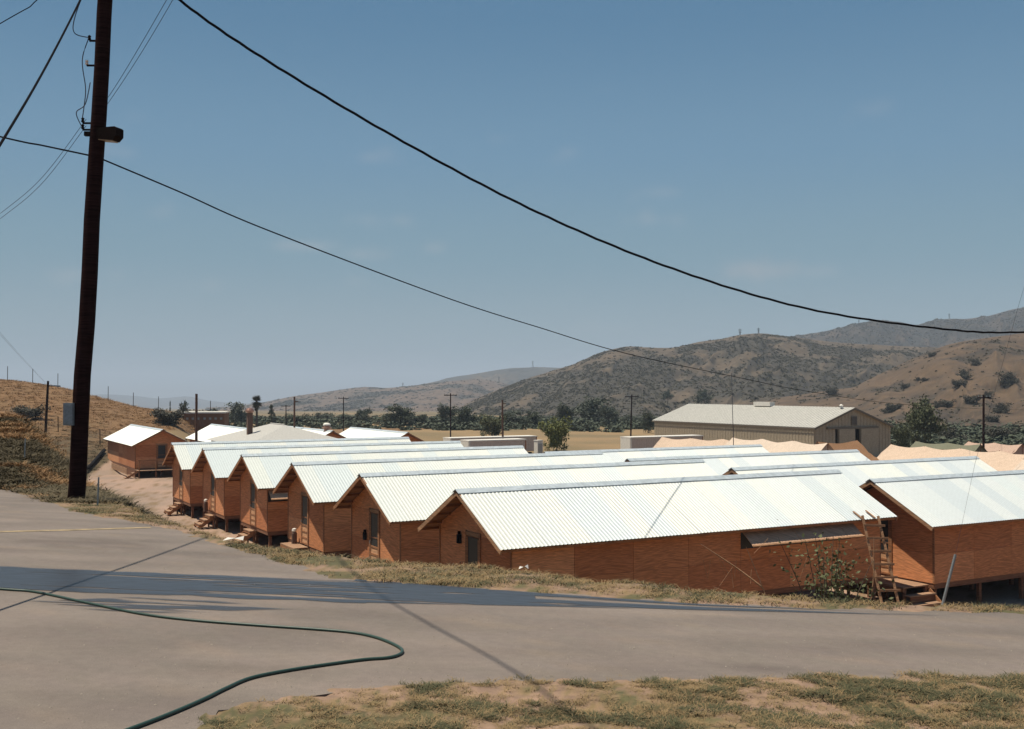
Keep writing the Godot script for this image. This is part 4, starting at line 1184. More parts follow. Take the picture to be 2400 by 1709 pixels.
	pole("dark pole with a crossarm below the brown hill at the right", Vector3(51.73, -9.5, -120), Vector3(51.83, -0.92, -120), 0.14, M.creosote, 1.7, 0.3)
	pole("distant pole with a crossarm just right of the palm", Vector3(-53.78, -10.1, -260), Vector3(-53.8, -4.4, -260), 0.13, M.creosote, 2.2)
	pole("distant thin pole left of the palm", Vector3(-66.24, -10.0, -240), Vector3(-66.26, -3.2, -240), 0.09, M.creosote)
	# whip aerial among the tents
	st = mb(); tube(st, [Vector3.ZERO, Vector3(-0.1, 4.5, 0), Vector3(-0.24, 10.3, 0)], [0.05, 0.035, 0.018], 6)
	var ae := part("aerial_mast", st.commit(), M.wire_grey, self, Vector3(20.35, -9.1, -100))
	tag(ae, "thin tall aerial mast rising before the warehouse roof", "mast")
	# lattice towers on the ridges
	for q in [[0.0422, 2600.0, 2.0, 33.0], [0.0476, 2600.0, 2.0, 32.0], [0.0535, 2600.0, 3.0, 36.0], [0.019, 3400.0, 58.0, 24.0], [-0.10, 2330.0, -4.0, 14.0], [-0.012, 2400.0, 9.0, 15.0], [0.209, 1060.0, 47.0, 11.0], [0.226, 1060.0, 49.0, 10.0], [0.401, 2020.0, 122.0, 15.0], [0.318, 2010.0, 114.0, 11.0]]:
		tower(Vector3(q[0] * q[1], q[2] - 2.0, -q[1]), q[3])

var tower_n := 0
func tower(at: Vector3, h: float):
	var names := ["left of the three lattice towers above the centre hill's left shoulder", "middle of the three lattice towers above the centre hill's left shoulder", "right of the three lattice towers above the centre hill's left shoulder", "faint lattice tower on the blue ridge", "faint lattice tower on the tan hill above the tree band", "faint lattice tower behind the tan hill crest", "left lattice tower on the crest of the scrubby hill", "right lattice tower on the crest of the scrubby hill", "lattice tower on the dark ridge at the far right", "small lattice tower on the rounded dark ridge"]
	var t := thing("lattice_tower", names[tower_n], "tower", at, 0.3, "lattice towers on the ridges")
	tower_n += 1
	var st := mb()
	var w := h * 0.11
	for s in [Vector2(1, 1), Vector2(1, -1), Vector2(-1, 1), Vector2(-1, -1)]:
		sbeam(st, Vector3(s.x * w, 0, s.y * w), Vector3(s.x * w * 0.2, h * 0.7, s.y * w * 0.2), h * 0.016, h * 0.016)
		sbeam(st, Vector3(s.x * w * 0.2, h * 0.7, s.y * w * 0.2), Vector3(0, h, 0), h * 0.016, h * 0.016)
	for k in 5:
		var f := k / 5.0; var g := (k + 1) / 5.0
		var a := w * lerpf(1.0, 0.2, f); var b := w * lerpf(1.0, 0.2, g)
		sbeam(st, Vector3(-a, h * 0.7 * f, a), Vector3(b, h * 0.7 * g, b), h * 0.01, h * 0.01)
		sbeam(st, Vector3(a, h * 0.7 * f, a), Vector3(-b, h * 0.7 * g, b), h * 0.01, h * 0.01)
	part("frame", st.commit(), M.wire, t)
	for y in [0.68, 0.80, 0.90]:
		bx("crossarm", Vector3(snappedf(h * 0.30, 0.1), snappedf(h * 0.03, 0.01), snappedf(h * 0.03, 0.01)), Vector3(0, h * y, 0), M.wire, t)

# ------------------------------------------------------------------ left hill
func build_fence_and_hillside():
	# fence along the golden slope
	var f := thing("wire_fence", "sagging wire fence with thin posts across the golden hillside", "fence", Vector3(-50, -5, -128))
	var last = null
	for k in 17:
		var x := -82.0 + k * 3.3
		var z := -132.0 + 3.0 * sin(k * 0.7)
		var y := ground_y(x, z)
		var p := Vector3(x, y, z) - f.position
		var st := mb(); tube(st, [p + Vector3(0, -0.3, 0), p + Vector3(0.04 * sin(k * 3.0), 1.9, 0)], 0.05, 6)
		part("post", st.commit(), M.creosote, f)
		if last != null:
			for h in [0.7, 1.25, 1.8]:
				st = mb(); tube(st, [last + Vector3(0, h, 0), (last + p) / 2 + Vector3(0, h - 0.06, 0), p + Vector3(0, h, 0)], 0.012, 4, false)
				part("strand", st.commit(), M.wire_grey, f)
		last = p
	# a second line on the crest
	var g := thing("wire_fence", "thin fence posts along the crest of the golden hill", "fence", Vector3(-45, -1, -170))
	for k in 14:
		var x := -82.0 + k * 3.9
		var y := ground_y(x, -169.0)
		var st := mb(); tube(st, [Vector3(x, y - 0.3, -169) - g.position, Vector3(x, y + 2.2, -169) - g.position], 0.045, 6)
		part("post", st.commit(), M.creosote, g)
	# dark pipe lying at the foot of the bank
	var st := mb()
	var pts := []
	for q in [Vector2(-42.0, -103.0), Vector2(-43.5, -110), Vector2(-45.0, -117), Vector2(-47.0, -126)]:
		pts.append(Vector3(q.x, ground_y(q.x, q.y) + 0.28, q.y))
	tube(st, pts, 0.2, 10)
	tag(part("drain_pipe", st.commit(), M.dark, self), "dark drain pipe along the foot of the bank beside the lone left hut", "pipe")
	# thin white marker stakes on the near bank
	for q in [["thin pale stake in the bank left of the near pole", Vector2(-11.6, -26.0), 0.5], ["thin pale stake just right of the near pole", Vector2(-7.05, -18.6), 0.48]]:
		st = mb(); var b := Vector3(q[1].x, ground_y(q[1].x, q[1].y), q[1].y)
		tube(st, [Vector3(0, -0.2, 0), Vector3(0.02, q[2], 0)], 0.014, 6)
		tag(part("marker_stake", st.commit(), M.grey_metal, self, b), q[0], "stake")

# ------------------------------------------------------------------ trees
func tree_proto(sd: int, h: float, w: float, leafm: Material, kind: String) -> Node3D:
	# a tapered trunk with limbs, and clumps of loose leaves
	var r := RandomNumberGenerator.new(); r.seed = sd
	var root := Node3D.new()
	var st := mb()
	var clumps := []
	if kind == "conifer":
		tube(st, [Vector3(0, -0.5, 0), Vector3(0, h * 0.5, 0), Vector3(0, h * 0.97, 0)], [h * 0.03, h * 0.018, 0.02], 7)
		for k in 60:
			var f := pow(r.randf(), 0.8)
			var a := r.randf() * TAU
			var rr := w * 0.5 * (1.0 - f) * r.randf_range(0.35, 1.0)
			clumps.append([Vector3(cos(a) * rr, h * (0.08 + 0.92 * f), sin(a) * rr), h * 0.055])
	else:
		var th := h * (0.22 if kind == "round" else 0.34)
		tube(st, [Vector3(0, -0.5, 0), Vector3(0.03 * h, th * 0.6, 0.01 * h), Vector3(0.01 * h, th, 0)], [h * 0.035, h * 0.026, h * 0.022], 8)
		var nl := 9 if kind == "tall" else 7
		for k in nl:
			var a := TAU * k / nl + r.randf_range(-0.4, 0.4)
			var f := r.randf_range(0.45, 0.98)
			var tip := Vector3(cos(a) * w * 0.42 * r.randf_range(0.35, 1.0), h * f, sin(a) * w * 0.42 * r.randf_range(0.35, 1.0))
			var mid := Vector3(tip.x * 0.45, lerpf(th, tip.y, 0.55), tip.z * 0.45)
			tube(st, [Vector3(0.01 * h, th * 0.9, 0), mid, tip], [h * 0.016, h * 0.010, h * 0.004], 6)
			for q in 5:
				var c: Vector3 = mid.lerp(tip, r.randf_range(0.2, 1.1)) + Vector3(r.randfn(), r.randfn() * 0.7, r.randfn()) * w * 0.09
				clumps.append([c, w * r.randf_range(0.09, 0.17)])
		for q in 12:
			var a := r.randf() * TAU
			clumps.append([Vector3(cos(a) * w * r.randf_range(0.1, 0.48), h * r.randf_range(0.12, 0.55), sin(a) * w * r.randf_range(0.1, 0.48)), w * r.randf_range(0.08, 0.15)])
	var o := MeshInstance3D.new(); o.name = "trunk"; o.mesh = st.commit(); o.material_override = M.trunk; root.add_child(o)
	st = mb()
	for c in clumps:
		var n := 90
		for k in n:
			var d := Vector3(r.randfn(), r.randfn() * 0.8, r.randfn()) * 0.55
			leaf(st, c[0] + d * c[1], c[1] * r.randf_range(0.15, 0.33), r)
	o = MeshInstance3D.new(); o.name = "crown"; o.mesh = st.commit(); o.material_override = leafm; root.add_child(o)
	return root

func place(proto: Node3D, called: String, label: String, category: String, at: Vector3, s: Vector3, turn: float, group := "", leafm: Material = null):
	var o: Node3D = proto.duplicate()
	o.name = numbered(called); add_child(o)
	o.transform = Transform3D(Basis(Vector3.UP, turn) * Basis.from_scale(s), at)
	tag(o, label, category, group)
	if leafm: (o.get_node("crown") as MeshInstance3D).material_override = leafm
	return o

func build_trees():
	var tall := [tree_proto(101, 1.0, 0.85, M.leaf.blue, "tall"), tree_proto(102, 1.0, 0.8, M.leaf.blue, "tall")]
	var rnd := [tree_proto(103, 1.0, 1.1, M.leaf.olive, "round"), tree_proto(104, 1.0, 1.15, M.leaf.olive, "round")]
	var con := tree_proto(105, 1.0, 0.62, M.leaf.dark, "conifer")
	# azimuth slope, distance, height, width factor, prototype, leaf colour, label
	var spec := [
		[-0.252, 300, 5.6, 1.12, rnd[0], "blue", "hazy bluish tree left of the palm, above the brown blocks"],
		[-0.275, 290, 4.3, 1.12, rnd[1], "dark", "low dark tree just above the right brown block"],
		[-0.300, 260, 6.2, 0.48, rnd[0], "dark", "small dark tree behind the bare brown pole"],
		[-0.313, 250, 6.8, 0.22, con, "dark", "slim dark cypress on the far left skyline"],
		[-0.2203, 265, 5.8, 0.91, con, "dark", "dark pointed conifer just right of the palm"],
		[-0.198, 290, 3.0, 1.76, rnd[1], "dark", "low dark tree between the conifer and the bracketed pole"],
		[-0.175, 310, 2.9, 2.19, rnd[0], "blue", "bluish low tree right of the bracketed pole"],
		[-0.152, 320, 2.6, 2.22, rnd[1], "blue", "bluish low tree left of the slim crossarm pole"],
		[-0.136, 300, 4.3, 1.37, tall[0], "blue", "upright bluish tree just right of the slim crossarm pole"],
		[-0.112, 310, 2.7, 2.41, rnd[0], "olive", "broad low olive tree in the left of the tree band"],
		[-0.1025, 280, 5.5, 1.98, tall[1], "dark", "dense dark tree in the middle of the left tree band"],
		[-0.085, 300, 2.7, 1.78, rnd[1], "dark", "smaller dark tree right of the dense dark tree"],
		[-0.0605, 290, 5.5, 1.09, tall[0], "dark", "dark tall tree standing behind the pole above the long trailer"],
		[-0.0435, 270, 5.0, 1.20, rnd[0], "dark", "dense round dark tree just right of that trailer pole"],
		[-0.0185, 210, 4.7, 0.93, rnd[1], "olive", "olive bushy tree left of the reddish brown pole"],
		[0.0005, 290, 4.0, 2.06, tall[1], "blue", "feathery bluish tree right of the reddish brown pole"],
		[0.0175, 270, 4.0, 1.25, rnd[0], "dark", "dark round tree above the white cabinet"],
		[0.0405, 165, 5.3, 0.72, rnd[1], "bright", "bright yellow green bush before the tree band"],
		[0.0485, 290, 6.0, 0.93, tall[0], "dark", "dark tall tree rising behind the bright green bush"],
		[0.072, 300, 7.8, 1.70, tall[1], "blue", "tallest feathery grey green tree in the middle of the band"],
		[0.0885, 290, 5.8, 1.10, tall[0], "blue", "slender grey green tree right of the tallest one"],
		[0.1085, 330, 2.6, 2.45, rnd[0], "blue", "low bluish tree left of the slim pole by the warehouse"],
		[0.1245, 240, 5.0, 0.79, tall[1], "dark", "dark narrow tree at the warehouse's left corner"],
		[0.377, 172, 8.3, 0.81, tall[0], "olive", "large leafy tree right of the warehouse gable"],
		[0.357, 168, 4.7, 0.58, rnd[1], "olive", "leafy bush at the warehouse's right corner"],
		[0.402, 190, 3.1, 1.36, rnd[0], "hill", "low spreading bush between the large tree and the crossarm pole"],
		[0.445, 200, 2.9, 1.71, rnd[1], "hill", "low dark bush at the right edge below the brown hill"]]
	for q in spec:
		var d: float = q[1]
		var x: float = q[0] * d
		var h: float = q[2]
		place(q[4], "bush" if "bush" in q[6] else "tree", q[6], "bush" if "bush" in q[6] else "tree", Vector3(x, ground_y(x, -d) - 0.2, -d), Vector3(h * q[3], h, h * q[3]), rng.randf() * TAU, "trees beyond the camp", M.leaf[q[5]])
	# the palm
	var pt := thing("palm_tree", "single fan palm on the left skyline", "palm tree", Vector3(-58.5, -10.4, -250))
	var st := mb(); tube(st, [Vector3(0, -0.5, 0), Vector3(0.1, 3.5, 0), Vector3(0.05, 7.0, 0)], [0.30, 0.24, 0.22], 9)
	part("trunk", st.commit(), M.trunk, pt)
	st = mb()
	var r := RandomNumberGenerator.new(); r.seed = 44
	for k in 190:
		var f := r.randf()
		var a := r.randf() * TAU
		var el := lerpf(-1.45, 1.3, f)
		var d := Vector3(cos(a) * cos(el), sin(el), sin(a) * cos(el))
		var ln := r.randf_range(1.2, 1.8) * (1.0 if el > -0.5 else 1.15)
		var c := Vector3(0.05, 6.9, 0)
		var side := d.cross(Vector3.UP).normalized()
		for q in 5:
			var s := (d + side * (q - 2) * 0.16).normalized()
			tri(st, c + d * ln * 0.42 - side * 0.09, c + d * ln * 0.42 + side * 0.09, c + s * ln)
		tri(st, c, c + d * ln * 0.5 + side * 0.03, c + d * ln * 0.5 - side * 0.03)
	for k in 60:
		var a := r.randf() * TAU
		var y := r.randf_range(4.9, 6.6)
		leaf(st, Vector3(cos(a) * 0.5 * (y - 4.2) / 2.4, y, sin(a) * 0.5 * (y - 4.2) / 2.4), 0.4, r)
	part("crown", st.commit(), M.leaf.palm, pt)
	# single shrubs on the brown hill
	var hb := [[0.4141, 20.3], [0.4092, 12.6], [0.4551, 15.0], [0.4209, 0.0], [0.4354, 4.5], [0.3984, -1.0], [0.3903, -2.5], [0.3522, -4.0], [0.3448, -6.0], [0.2930, 6.0], [0.3798, -1.5], [0.3778, 18.0], [0.3720, 18.0], [0.3603, 14.0], [0.4477, -3.0], [0.4400, 25.0], [0.425, 14.0], [0.385, 26.0]]
	# heights above the eye over distance, as seen on the slope
	var el := [0.0070, -0.0012, 0.0016, -0.0162, -0.0107, -0.0189, -0.0195, -0.0217, -0.0244, -0.0080, -0.0176, 0.0043, 0.0051, -0.0020, -0.0244, -0.0330, 0.0190, 0.0270]
	var sizes := [4.2, 3.6, 5.2, 3.6, 2.6, 3.2, 2.6, 2.8, 3.6, 4.4, 2.6, 2.0, 1.8, 2.6, 3.6, 2.6, 3.4, 3.0]
	var lab := ["upper of the close pair of dark shrubs on the brown hill", "lower of the close pair of dark shrubs on the brown hill", "broad dark shrub high on the brown hill at the right edge", "round dark shrub left of the crossarm pole's top", "small dark shrub just above the crossarm pole", "dark shrub right of the large leafy tree's top", "small dark shrub above the large leafy tree", "small dark shrub right of the warehouse ridge", "broad dark shrub low behind the warehouse gable", "dark shrub on the hill spur above the warehouse ridge", "shrub directly above the large leafy tree", "tiny shrub in the middle of the brown hill", "tiny shrub beside the tiny middle one on the brown hill", "faint shrub high above the warehouse gable", "low shrub right of the crossarm pole", "lowest shrub on the brown hill by the right edge", "shrub near the top of the brown hill", "shrub on the brown hill's upper crest"]
	var H := {"rc": 560.0, "rf": 235.0, "sd": 33.0, "lean": -0.4, "spur": 12.0, "pts": [Vector2(0.172, -13.1), Vector2(0.203, -9.8), Vector2(0.227, -8.3), Vector2(0.244, -5.9), Vector2(0.273, -3.7), Vector2(0.293, -1.8), Vector2(0.314, -0.4), Vector2(0.321, 1.8), Vector2(0.334, 5.5), Vector2(0.355, 10.9), Vector2(0.375, 16.2), Vector2(0.403, 21.7), Vector2(0.430, 24.3), Vector2(0.469, 27.3), Vector2(0.547, 33.9), Vector2(0.664, 36.1)]}
	for k in hb.size():
		var t0 := 0.0; var t1 := 1.0
		for q in 18:
			var tm := (t0 + t1) / 2.0
			var pm := hill_point(H, hb[k][0], tm)
			if pm.y / -pm.z < el[k]: t0 = tm
			else: t1 = tm
		var p := hill_point(H, hb[k][0], t0)
		var s: float = sizes[k]
		place(rnd[k % 2], "shrub", lab[k], "shrub", p - Vector3(0, s * 0.25, 0), Vector3(s * 1.25, s, s * 1.25), k * 1.3, "shrubs on the brown hill", M.leaf.hill)
	# two dark oaks on the scrubby hill and bushes on the golden one
	for q in [["large round dark oak low on the scrubby hill above the warehouse", 0.1758, 520.0, -4.5, 6.5], ["smaller dark oak left of the large round one on the scrubby hill", 0.1426, 560.0, -3.0, 4.6]]:
		var HC := 0.0
		place(rnd[0], "oak_tree", q[0], "tree", Vector3(q[1] * q[2], q[3] - 4.0, -q[2]), Vector3(q[4] * 1.2, q[4], q[4] * 1.2), 1.0, "", M.leaf.dark)
	for q in [["spreading dark bush on the golden hillside right of the near pole", -48.0, -152.0, 2.6], ["dark bush low on the golden hillside at the left edge", -62.0, -140.0, 2.2]]:
		place(rnd[1], "bush", q[0], "bush", Vector3(q[1], ground_y(q[1], q[2]) - 0.4, q[2]), Vector3(q[3] * 1.7, q[3], q[3] * 1.5), 0.5, "", M.leaf.hill)
	# undergrowth beneath the trees, beyond counting
	var sh := shrub_mesh(8)
	var tr := []
	for k in 6500:
		var d := rng.randf_range(245, 440)
		var a := rng.randf_range(-0.30, 0.49)
		if k % 8 == 0:
			d = rng.randf_range(172, 250); a = rng.randf_range(0.345, 0.50)
		if na.get_noise_2d(a * 40.0, d * 0.03) < (0.05 if a < -0.05 else -0.2) and rng.randf() < 0.88: continue
		if a > 0.10 and a < 0.34 and d < 260: continue
		var s := rng.randf_range(0.6, 1.8)
		tr.append(Transform3D(Basis(Vector3.UP, rng.randf() * TAU).scaled(Vector3(s * 1.3, s, s * 1.3)), Vector3(a * d, ground_y(a * d, -d, false) - 0.1, -d)))
	scatter("undergrowth", sh, M.leaf.dark, tr)
	# the straggly bush before the nearest hut
	var b := thing("straggly_bush", "straggly green bush with bare stalks on the slope before the nearest hut", "bush", Vector3(5.2, ground_y(5.2, -18.0), -18.0))
	st = mb()
	var sl := mb()
	r.seed = 91
	for k in 26:
		var a := r.randf() * TAU
		var h := r.randf_range(1.4, 3.1)
		var tip := Vector3(cos(a) * r.randf_range(0.2, 1.0), h, sin(a) * r.randf_range(0.2, 0.6))
		var mid := Vector3(tip.x * 0.35, h * 0.55, tip.z * 0.35)
		var sp := spline([Vector3(tip.x * 0.1, -0.1, tip.z * 0.1), mid, tip], 5)
		tube(st, sp, [0.016, 0.015, 0.014, 0.013, 0.012, 0.011, 0.009, 0.008, 0.006, 0.005, 0.003], 5)
		for q in 95:
			var f := r.randf_range(0.35, 1.0)
			var c: Vector3 = sp[int(f * 10)] + Vector3(r.randfn(), r.randfn(), r.randfn()) * 0.13
			leaf(sl, c, r.randf_range(0.022, 0.05), r)
	part("stems", st.commit(), M.trunk, b)
	part("foliage", sl.commit(), M.leaf.bush, b)
	st = mb()
	for q in [[Vector3(-0.55, 0.2, 0), Vector3(-0.85, 1.5, 0.1), Vector3(-1.35, 2.85, 0.0)], [Vector3(-0.85, 1.5, 0.1), Vector3(-1.2, 1.9, 0), Vector3(-1.9, 2.2, 0)], [Vector3(-1.1, 2.2, 0.05), Vector3(-1.5, 2.5, 0), Vector3(-2.1, 2.9, 0)], [Vector3(0.3, 0.4, 0), Vector3(0.7, 2.0, 0), Vector3(0.75, 3.0, 0)]]:
		tube(st, spline(q, 5), [0.016, 0.016, 0.015, 0.014, 0.013, 0.012, 0.011, 0.010, 0.008, 0.006, 0.004], 5)
	for k in 12:
		var q := Vector3(-1.6 + r.randfn() * 0.4, 2.3 + r.randfn() * 0.35, r.randfn() * 0.2)
		tube(st, [q, q + Vector3(r.randfn() * 0.15, 0.2 + r.randf() * 0.2, r.randfn() * 0.1)], 0.004, 4, false)
	part("bare_stalks", st.commit(), M.timber_pale, b)

# ------------------------------------------------------------------ grass
func tuft(sd: int, n: int, h: float, spread: float, w: float) -> ArrayMesh:
	var r := RandomNumberGenerator.new(); r.seed = sd
	var st := mb()
	for k in n:
		var a := r.randf() * TAU
		var o := Vector3(r.randfn(), 0, r.randfn()) * spread * 0.35
		var d := Vector3(cos(a), 0, sin(a))
		var side := Vector3(-d.z, 0, d.x) * w * r.randf_range(0.6, 1.2)
		var hh := h * r.randf_range(0.45, 1.1)
		var m := o + d * spread * 0.25 + Vector3(0, hh * 0.65, 0)
		var e := o + d * spread * r.randf_range(0.5, 1.0) + Vector3(0, hh, 0)
		quad(st, o - side, o + side, m + side * 0.7, m - side * 0.7)
		tri(st, m - side * 0.7, m + side * 0.7, e)
	return st.commit()

func build_grass():
	var sets := {"straw": [], "green": [], "gold": [], "brush": []}
	var short := tuft(1, 13, 0.018, 0.060, 0.0018)
	var coarse := tuft(2, 16, 0.09, 0.30, 0.012)
	var tr_s := []; var tr_g := []
	# the foreground verge
	for k in 34000:
		var zf := rng.randf_range(4.3, 7.9); var x := rng.randf_range(-1.9, 0.50 * zf + 0.4)
		var e := asphalt_dist(Vector2(x, zf))
		if e < -0.10 or (e < 0.02 and rng.randf() < 0.85): continue
		var n := na.get_noise_2d(x * 1.5, zf * 1.5) + 0.5 * nb.get_noise_2d(x * 5.0, zf * 5.0) + 0.10 * x - 0.05
		if n < -0.02 and rng.randf() < 0.9: continue
		var s := rng.randf_range(0.5, 1.15) * (1.0 + maxf(n, 0.0) * 0.9)
		var t := Transform3D(Basis(Vector3.UP, rng.randf() * TAU).scaled(Vector3(s, s * rng.randf_range(0.6, 1.2), s)), Vector3(x, ground_y(x, -zf) - 0.004, -zf))
		if n > 0.16 and rng.randf() < 0.75: tr_g.append(t)
		else: tr_s.append(t)
	scatter("dry_grass", short, M.grass.straw, tr_s); scatter("green_grass", short, M.grass.green, tr_g)
	# the strip along the far edge and the first metres of the slope
	tr_s = []; tr_g = []
	var edge2 := tuft(3, 14, 0.036, 0.11, 0.0032)
	for k in 42000:
		var i := rng.randi_range(2, 15)
		var f := rng.randf()
		var p := crest[i].lerp(crest[i + 1], f)
		var nrm := (crest[i + 1] - crest[i]).orthogonal().normalized()
		if Geometry2D.is_point_in_polygon(p + nrm * 0.1, plateau): nrm = -nrm
		p += nrm * rng.randf_range(-2.2, 3.0)
		var e := asphalt_dist(p)
		if e < 0.0 or e < 0.05 and rng.randf() < 0.6: continue
		var n := na.get_noise_2d(p.x * 0.9, p.y * 0.9) + 0.4 * nb.get_noise_2d(p.x * 3.0, p.y * 3.0)
		if n < -0.12 and rng.randf() < 0.9: continue
		var s := rng.randf_range(0.6, 1.3)
		var t := Transform3D(Basis(Vector3.UP, rng.randf() * TAU).scaled(Vector3.ONE * s), Vector3(p.x, ground_y(p.x, -p.y) - 0.01, -p.y))
		if n > 0.10 and rng.randf() < 0.7: tr_g.append(t)
		else: tr_s.append(t)
	scatter("dry_grass", edge2, M.grass.straw, tr_s); scatter("green_grass", edge2, M.grass.green, tr_g)
	# the left bank and golden hill
	var tr_b := []; var tr_o := []
	for k in 22000:
		var d := rng.randf_range(19.0, 38.0) if k % 2 else rng.randf_range(105.0, 172.0)
		var a := rng.randf_range(-0.54, -0.27) if d < 60.0 else rng.randf_range(-0.74, -0.27)
		var x := a * d
		var s2 := crest_dist(Vector2(x, d))
		if s2 > 3.0 and d < 60.0 or d > 60.0 and a > -0.388 + maxf(d - 112.0, 0.0) * 0.0022 or asphalt_dist(Vector2(x, d)) < 0.1: continue
		var n := na.get_noise_2d(x * 0.13, d * 0.13 + 70.0) + 0.5 * na.get_noise_2d(x * 0.6, d * 0.6)
		var far := d > 132.0 + 25.0 * n
		var s := rng.randf_range(0.6, 1.4) * (0.8 + d * 0.008)
		var t := Transform3D(Basis(Vector3.UP, rng.randf() * TAU).scaled(Vector3(s, s * rng.randf_range(0.6, 1.1), s)), Vector3(x, ground_y(x, -d) - 0.02, -d))
		if far: tr_o.append(t)
		elif n > -0.25 or d > 60.0: tr_b.append(t)
		else: tr_o.append(t)
	scatter("dry_brush", coarse, M.grass.brush, tr_b); scatter("golden_grass", coarse, M.grass.gold, tr_o)
	# weeds on the embankment and at the yard's rim
	tr_b = []
	for k in 2600:
		var i := rng.randi_range(8, 16)
		var p := crest[i].lerp(crest[i + 1], rng.randf())
		var nrm := (crest[i + 1] - crest[i]).orthogonal().normalized()
		if Geometry2D.is_point_in_polygon(p + nrm * 0.1, plateau): nrm = -nrm
		p += nrm * rng.randf_range(-0.3, 6.0)
		if asphalt_dist(p) < 0.15: continue
		var s := rng.randf_range(0.3, 0.8)
		tr_b.append(Transform3D(Basis(Vector3.UP, rng.randf() * TAU).scaled(Vector3(s, s * 0.7, s)), Vector3(p.x, ground_y(p.x, -p.y) - 0.02, -p.y)))
	scatter("dry_brush", coarse, M.grass.brush, tr_b)

# ------------------------------------------------------------------ small things
func build_small_things():
	# garden hose
	var hp := [Vector2(-6.5, 9.6), Vector2(-5.2, 9.2), Vector2(-4.18, 8.95), Vector2(-3.86, 8.87), Vector2(-3.29, 8.45), Vector2(-2.72, 8.04), Vector2(-2.29, 7.86), Vector2(-1.81, 7.76), Vector2(-1.35, 7.69), Vector2(-1.1, 7.62), Vector2(-0.93, 7.48), Vector2(-0.79, 7.27), Vector2(-0.71, 7.08), Vector2(-0.71, 6.93), Vector2(-0.77, 6.81), Vector2(-0.9, 6.73), Vector2(-1.07, 6.57), Vector2(-1.28, 6.35), Vector2(-1.45, 6.11), Vector2(-1.52, 5.84), Vector2(-1.56, 5.62), Vector2(-1.61, 5.4), Vector2(-1.67, 5.18), Vector2(-1.76, 4.9), Vector2(-2.0, 4.2), Vector2(-2.3, 3.2)]
	var pts := []
	for p in hp: pts.append(Vector3(p.x, road_y(p.x, p.y) + 0.015 + 0.010, -p.y))
	var st := mb(); tube(st, spline(pts, 8), 0.0102, 10)
	tag(part("garden_hose", st.commit(), M.hose, self), "long dark green garden hose looping across the asphalt", "hose")
	# ladder against the nearest hut's far eave
	var o := hut_frame(0)
	var up := Vector3.UP
	var tl := Vector3(13.1, -4.93, -40.85); var tr := Vector3(13.72, -4.96, -40.95)
	var lad := thing("wooden_ladder", "homemade timber ladder leaning on the far eave of the nearest hut", "ladder", Vector3(13.9, -8.3, -40.6))
	var bl := Vector3(13.55, -8.35, -39.9); var br := Vector3(14.2, -8.35, -40.0)
	beam("side_rail", bl - lad.position, tl + (tl - bl) * 0.03 - lad.position, 0.045, 0.09, M.timber_pale, lad)
	beam("side_rail", br - lad.position, tr + (tr - br) * 0.03 - lad.position, 0.045, 0.09, M.timber_pale, lad)
	for k in 7:
		var f := 0.12 + k * 0.135
		var a := bl.lerp(tl, f) - lad.position; var c := br.lerp(tr, f) - lad.position
		beam("rung", a + (a - c) * 0.08 + Vector3(0, 0, 0.055), c + (c - a) * 0.28 + Vector3(0, 0, 0.055), 0.03, 0.085, M.timber_pale, lad)
	# roof ladder boards above it
	for q in [["left roof board lying on the sheets above the ladder", 12.45, 13.1], ["right roof board lying on the sheets above the ladder", 13.1, 13.75]]:
		var e := Vector3(q[2], 0, -40.85 - (q[2] - 13.1) * 0.3)
		# position on the slope: X across from the ridge
		var rel := e - o; var xr := rel.dot(-P)
		var up_slope := P
		var y0 := o.y + roof_at(3.1) + 0.07; 
		var base := Vector3(e.x, y0, e.z) + (-P) * (3.1 - xr)
		var tip := base + P * 0.45; tip.y = y0 + 0.45 * RISE / HALF
		tag(beam("roof_board", base, tip, 0.07, 0.03, M.timber_pale, self), q[0], "board", "boards on the roof")
	# stay wire guard at the right
	st = mb()
	var gb := Vector3(15.95, -8.75, -41.0); var gt := Vector3(16.6, -6.3, -41.0)
	var gd := thing("stay_guard", "slanted pale grey stay wire guard by the road at the right", "stay guard", gb)
	tube(st, [Vector3.ZERO, gt - gb], 0.055, 8); part("guard_tube", st.commit(), M.grey_metal, gd)
	st = mb(); tube(st, [gt - gb, Vector3(17.2, -2.84, -40.6) - gb, Vector3(18.6, 3.0, -40.0) - gb, Vector3(20.2, 9.0, -39.4) - gb], 0.005, 5); part("stay_wire", st.commit(), M.wire_grey, gd)
	# canisters beside two doors, and fittings on the near gables
	var turn := atan2(-D.x, -D.z)
	for q in [[2, "bright topped canister on the low landing of the third front row hut"], [4, "bright topped canister beside the door of the fifth front row hut"]]:
		var hb := hut_frame(q[0])
		var c := thing("canister", q[1], "canister", hb + Basis(Vector3.UP, turn) * Vector3(-0.95, FLOOR - 0.08, -OVER + 0.22), turn, "canisters by the hut doors")
		st = mb(); lathe(st, [Vector2(0.0, 0.0), Vector2(0.13, 0.0), Vector2(0.13, 0.52), Vector2(0.10, 0.60)], Vector3.ZERO, 16); part("body", st.commit(), M.stack, c)
		st = mb(); lathe(st, [Vector2(0.10, 0.60), Vector2(0.12, 0.64), Vector2(0.10, 0.74), Vector2(0.0, 0.78)], Vector3.ZERO, 16); part("lid", st.commit(), M.white, c)
	var h0 := hut_frame(0)
	var bt := Basis(Vector3.UP, turn)
	var sv := thing("shovel", "dark shovel leaning by the nearest hut's door", "shovel", h0 + bt * Vector3(-0.85, FLOOR - 0.1, -OVER + 0.12), turn)
	st = mb(); tube(st, [Vector3(0, 0.3, 0.06), Vector3(0.08, 1.45, -0.02)], 0.022, 7); part("shaft", st.commit(), M.timber_dark, sv)
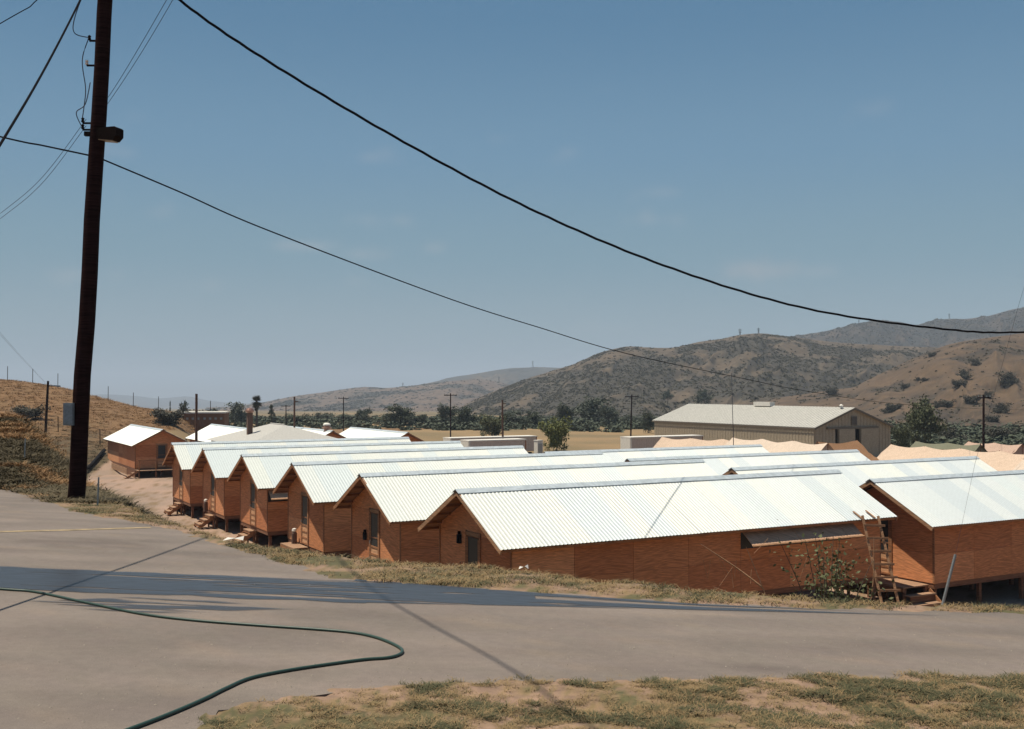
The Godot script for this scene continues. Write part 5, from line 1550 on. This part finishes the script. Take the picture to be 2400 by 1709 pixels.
	st = mb(); part("blade", prism(PackedVector2Array([Vector2(-0.13, 0.02), Vector2(0.0, -0.03), Vector2(0.13, 0.02), Vector2(0.13, 0.30), Vector2(-0.13, 0.30)]), 0.02), M.dark, sv, Vector3(0, 0.02, 0.08))
	for q in [[0, Vector3(-0.95, 3.05, -OVER + 0.06), "dark wall lamp left of the nearest hut's door"], [1, Vector3(-0.95, 2.2, -OVER + 0.06), "small dark box beside the second hut's door"]]:
		var w := thing("wall_box", q[2], "wall fitting", hut_frame(q[0]) + bt * q[1], turn)
		bx("box", Vector3(0.16, 0.30, 0.12), Vector3.ZERO, M.dark, w)
		bx("bracket", Vector3(0.05, 0.12, 0.10), Vector3(0, 0.2, 0.0), M.lamp_body, w)
	# loose grit on the asphalt
	st = mb()
	for k in 8:
		var a := TAU * k / 8; var c := TAU * (k + 1) / 8
		tri(st, Vector3(cos(a), 0, sin(a)), Vector3(0.1, 0.7, 0.1), Vector3(cos(c), 0.0, sin(c)))
	var grit := []
	for k in 2600:
		var zf := rng.randf_range(4.6, 13.0); var x := rng.randf_range(-0.5 * zf, 0.5 * zf)
		var e := asphalt_dist(Vector2(x, zf))
		if e > -0.03 or rng.randf() > exp(e * 1.1) + 0.12: continue
		var g := rng.randf_range(0.003, 0.009)
		grit.append(Transform3D(Basis(Vector3.UP, rng.randf() * TAU).scaled(Vector3(g, g * rng.randf_range(0.7, 1.3), g * rng.randf_range(0.6, 1.0))), Vector3(x, road_y(x, zf) + 0.0155, -zf)))
	scatter("gravel", st.commit(), M.concrete, grit)
	# litter on the grass strip
	for q in [["scrap of white paper on the grass below the fourth hut", Vector2(-3.35, 13.2), 0.12], ["scrap of white paper on the grass by the nearest hut's long wall", Vector2(0.12, 11.3), 0.05], ["pale scrap at the foot of the ladder", Vector2(3.9, 10.45), 0.05]]:
		var p: Vector2 = q[1]
		st = mb()
		var s: float = q[2]
		quad(st, Vector3(-s, 0.02, s * 0.6), Vector3(s * 0.2, 0.05, s * 0.7), Vector3(s * 0.3, 0.03, -s * 0.5), Vector3(-s * 0.8, 0.04, -s * 0.6))
		quad(st, Vector3(s * 0.2, 0.05, s * 0.7), Vector3(s, 0.02, s * 0.4), Vector3(s * 0.9, 0.06, -s * 0.4), Vector3(s * 0.3, 0.03, -s * 0.5))
		tag(part("paper_scrap", st.commit(), M.white, self, Vector3(p.x, ground_y(p.x, -p.y) + 0.03, -p.y)), q[0], "litter")
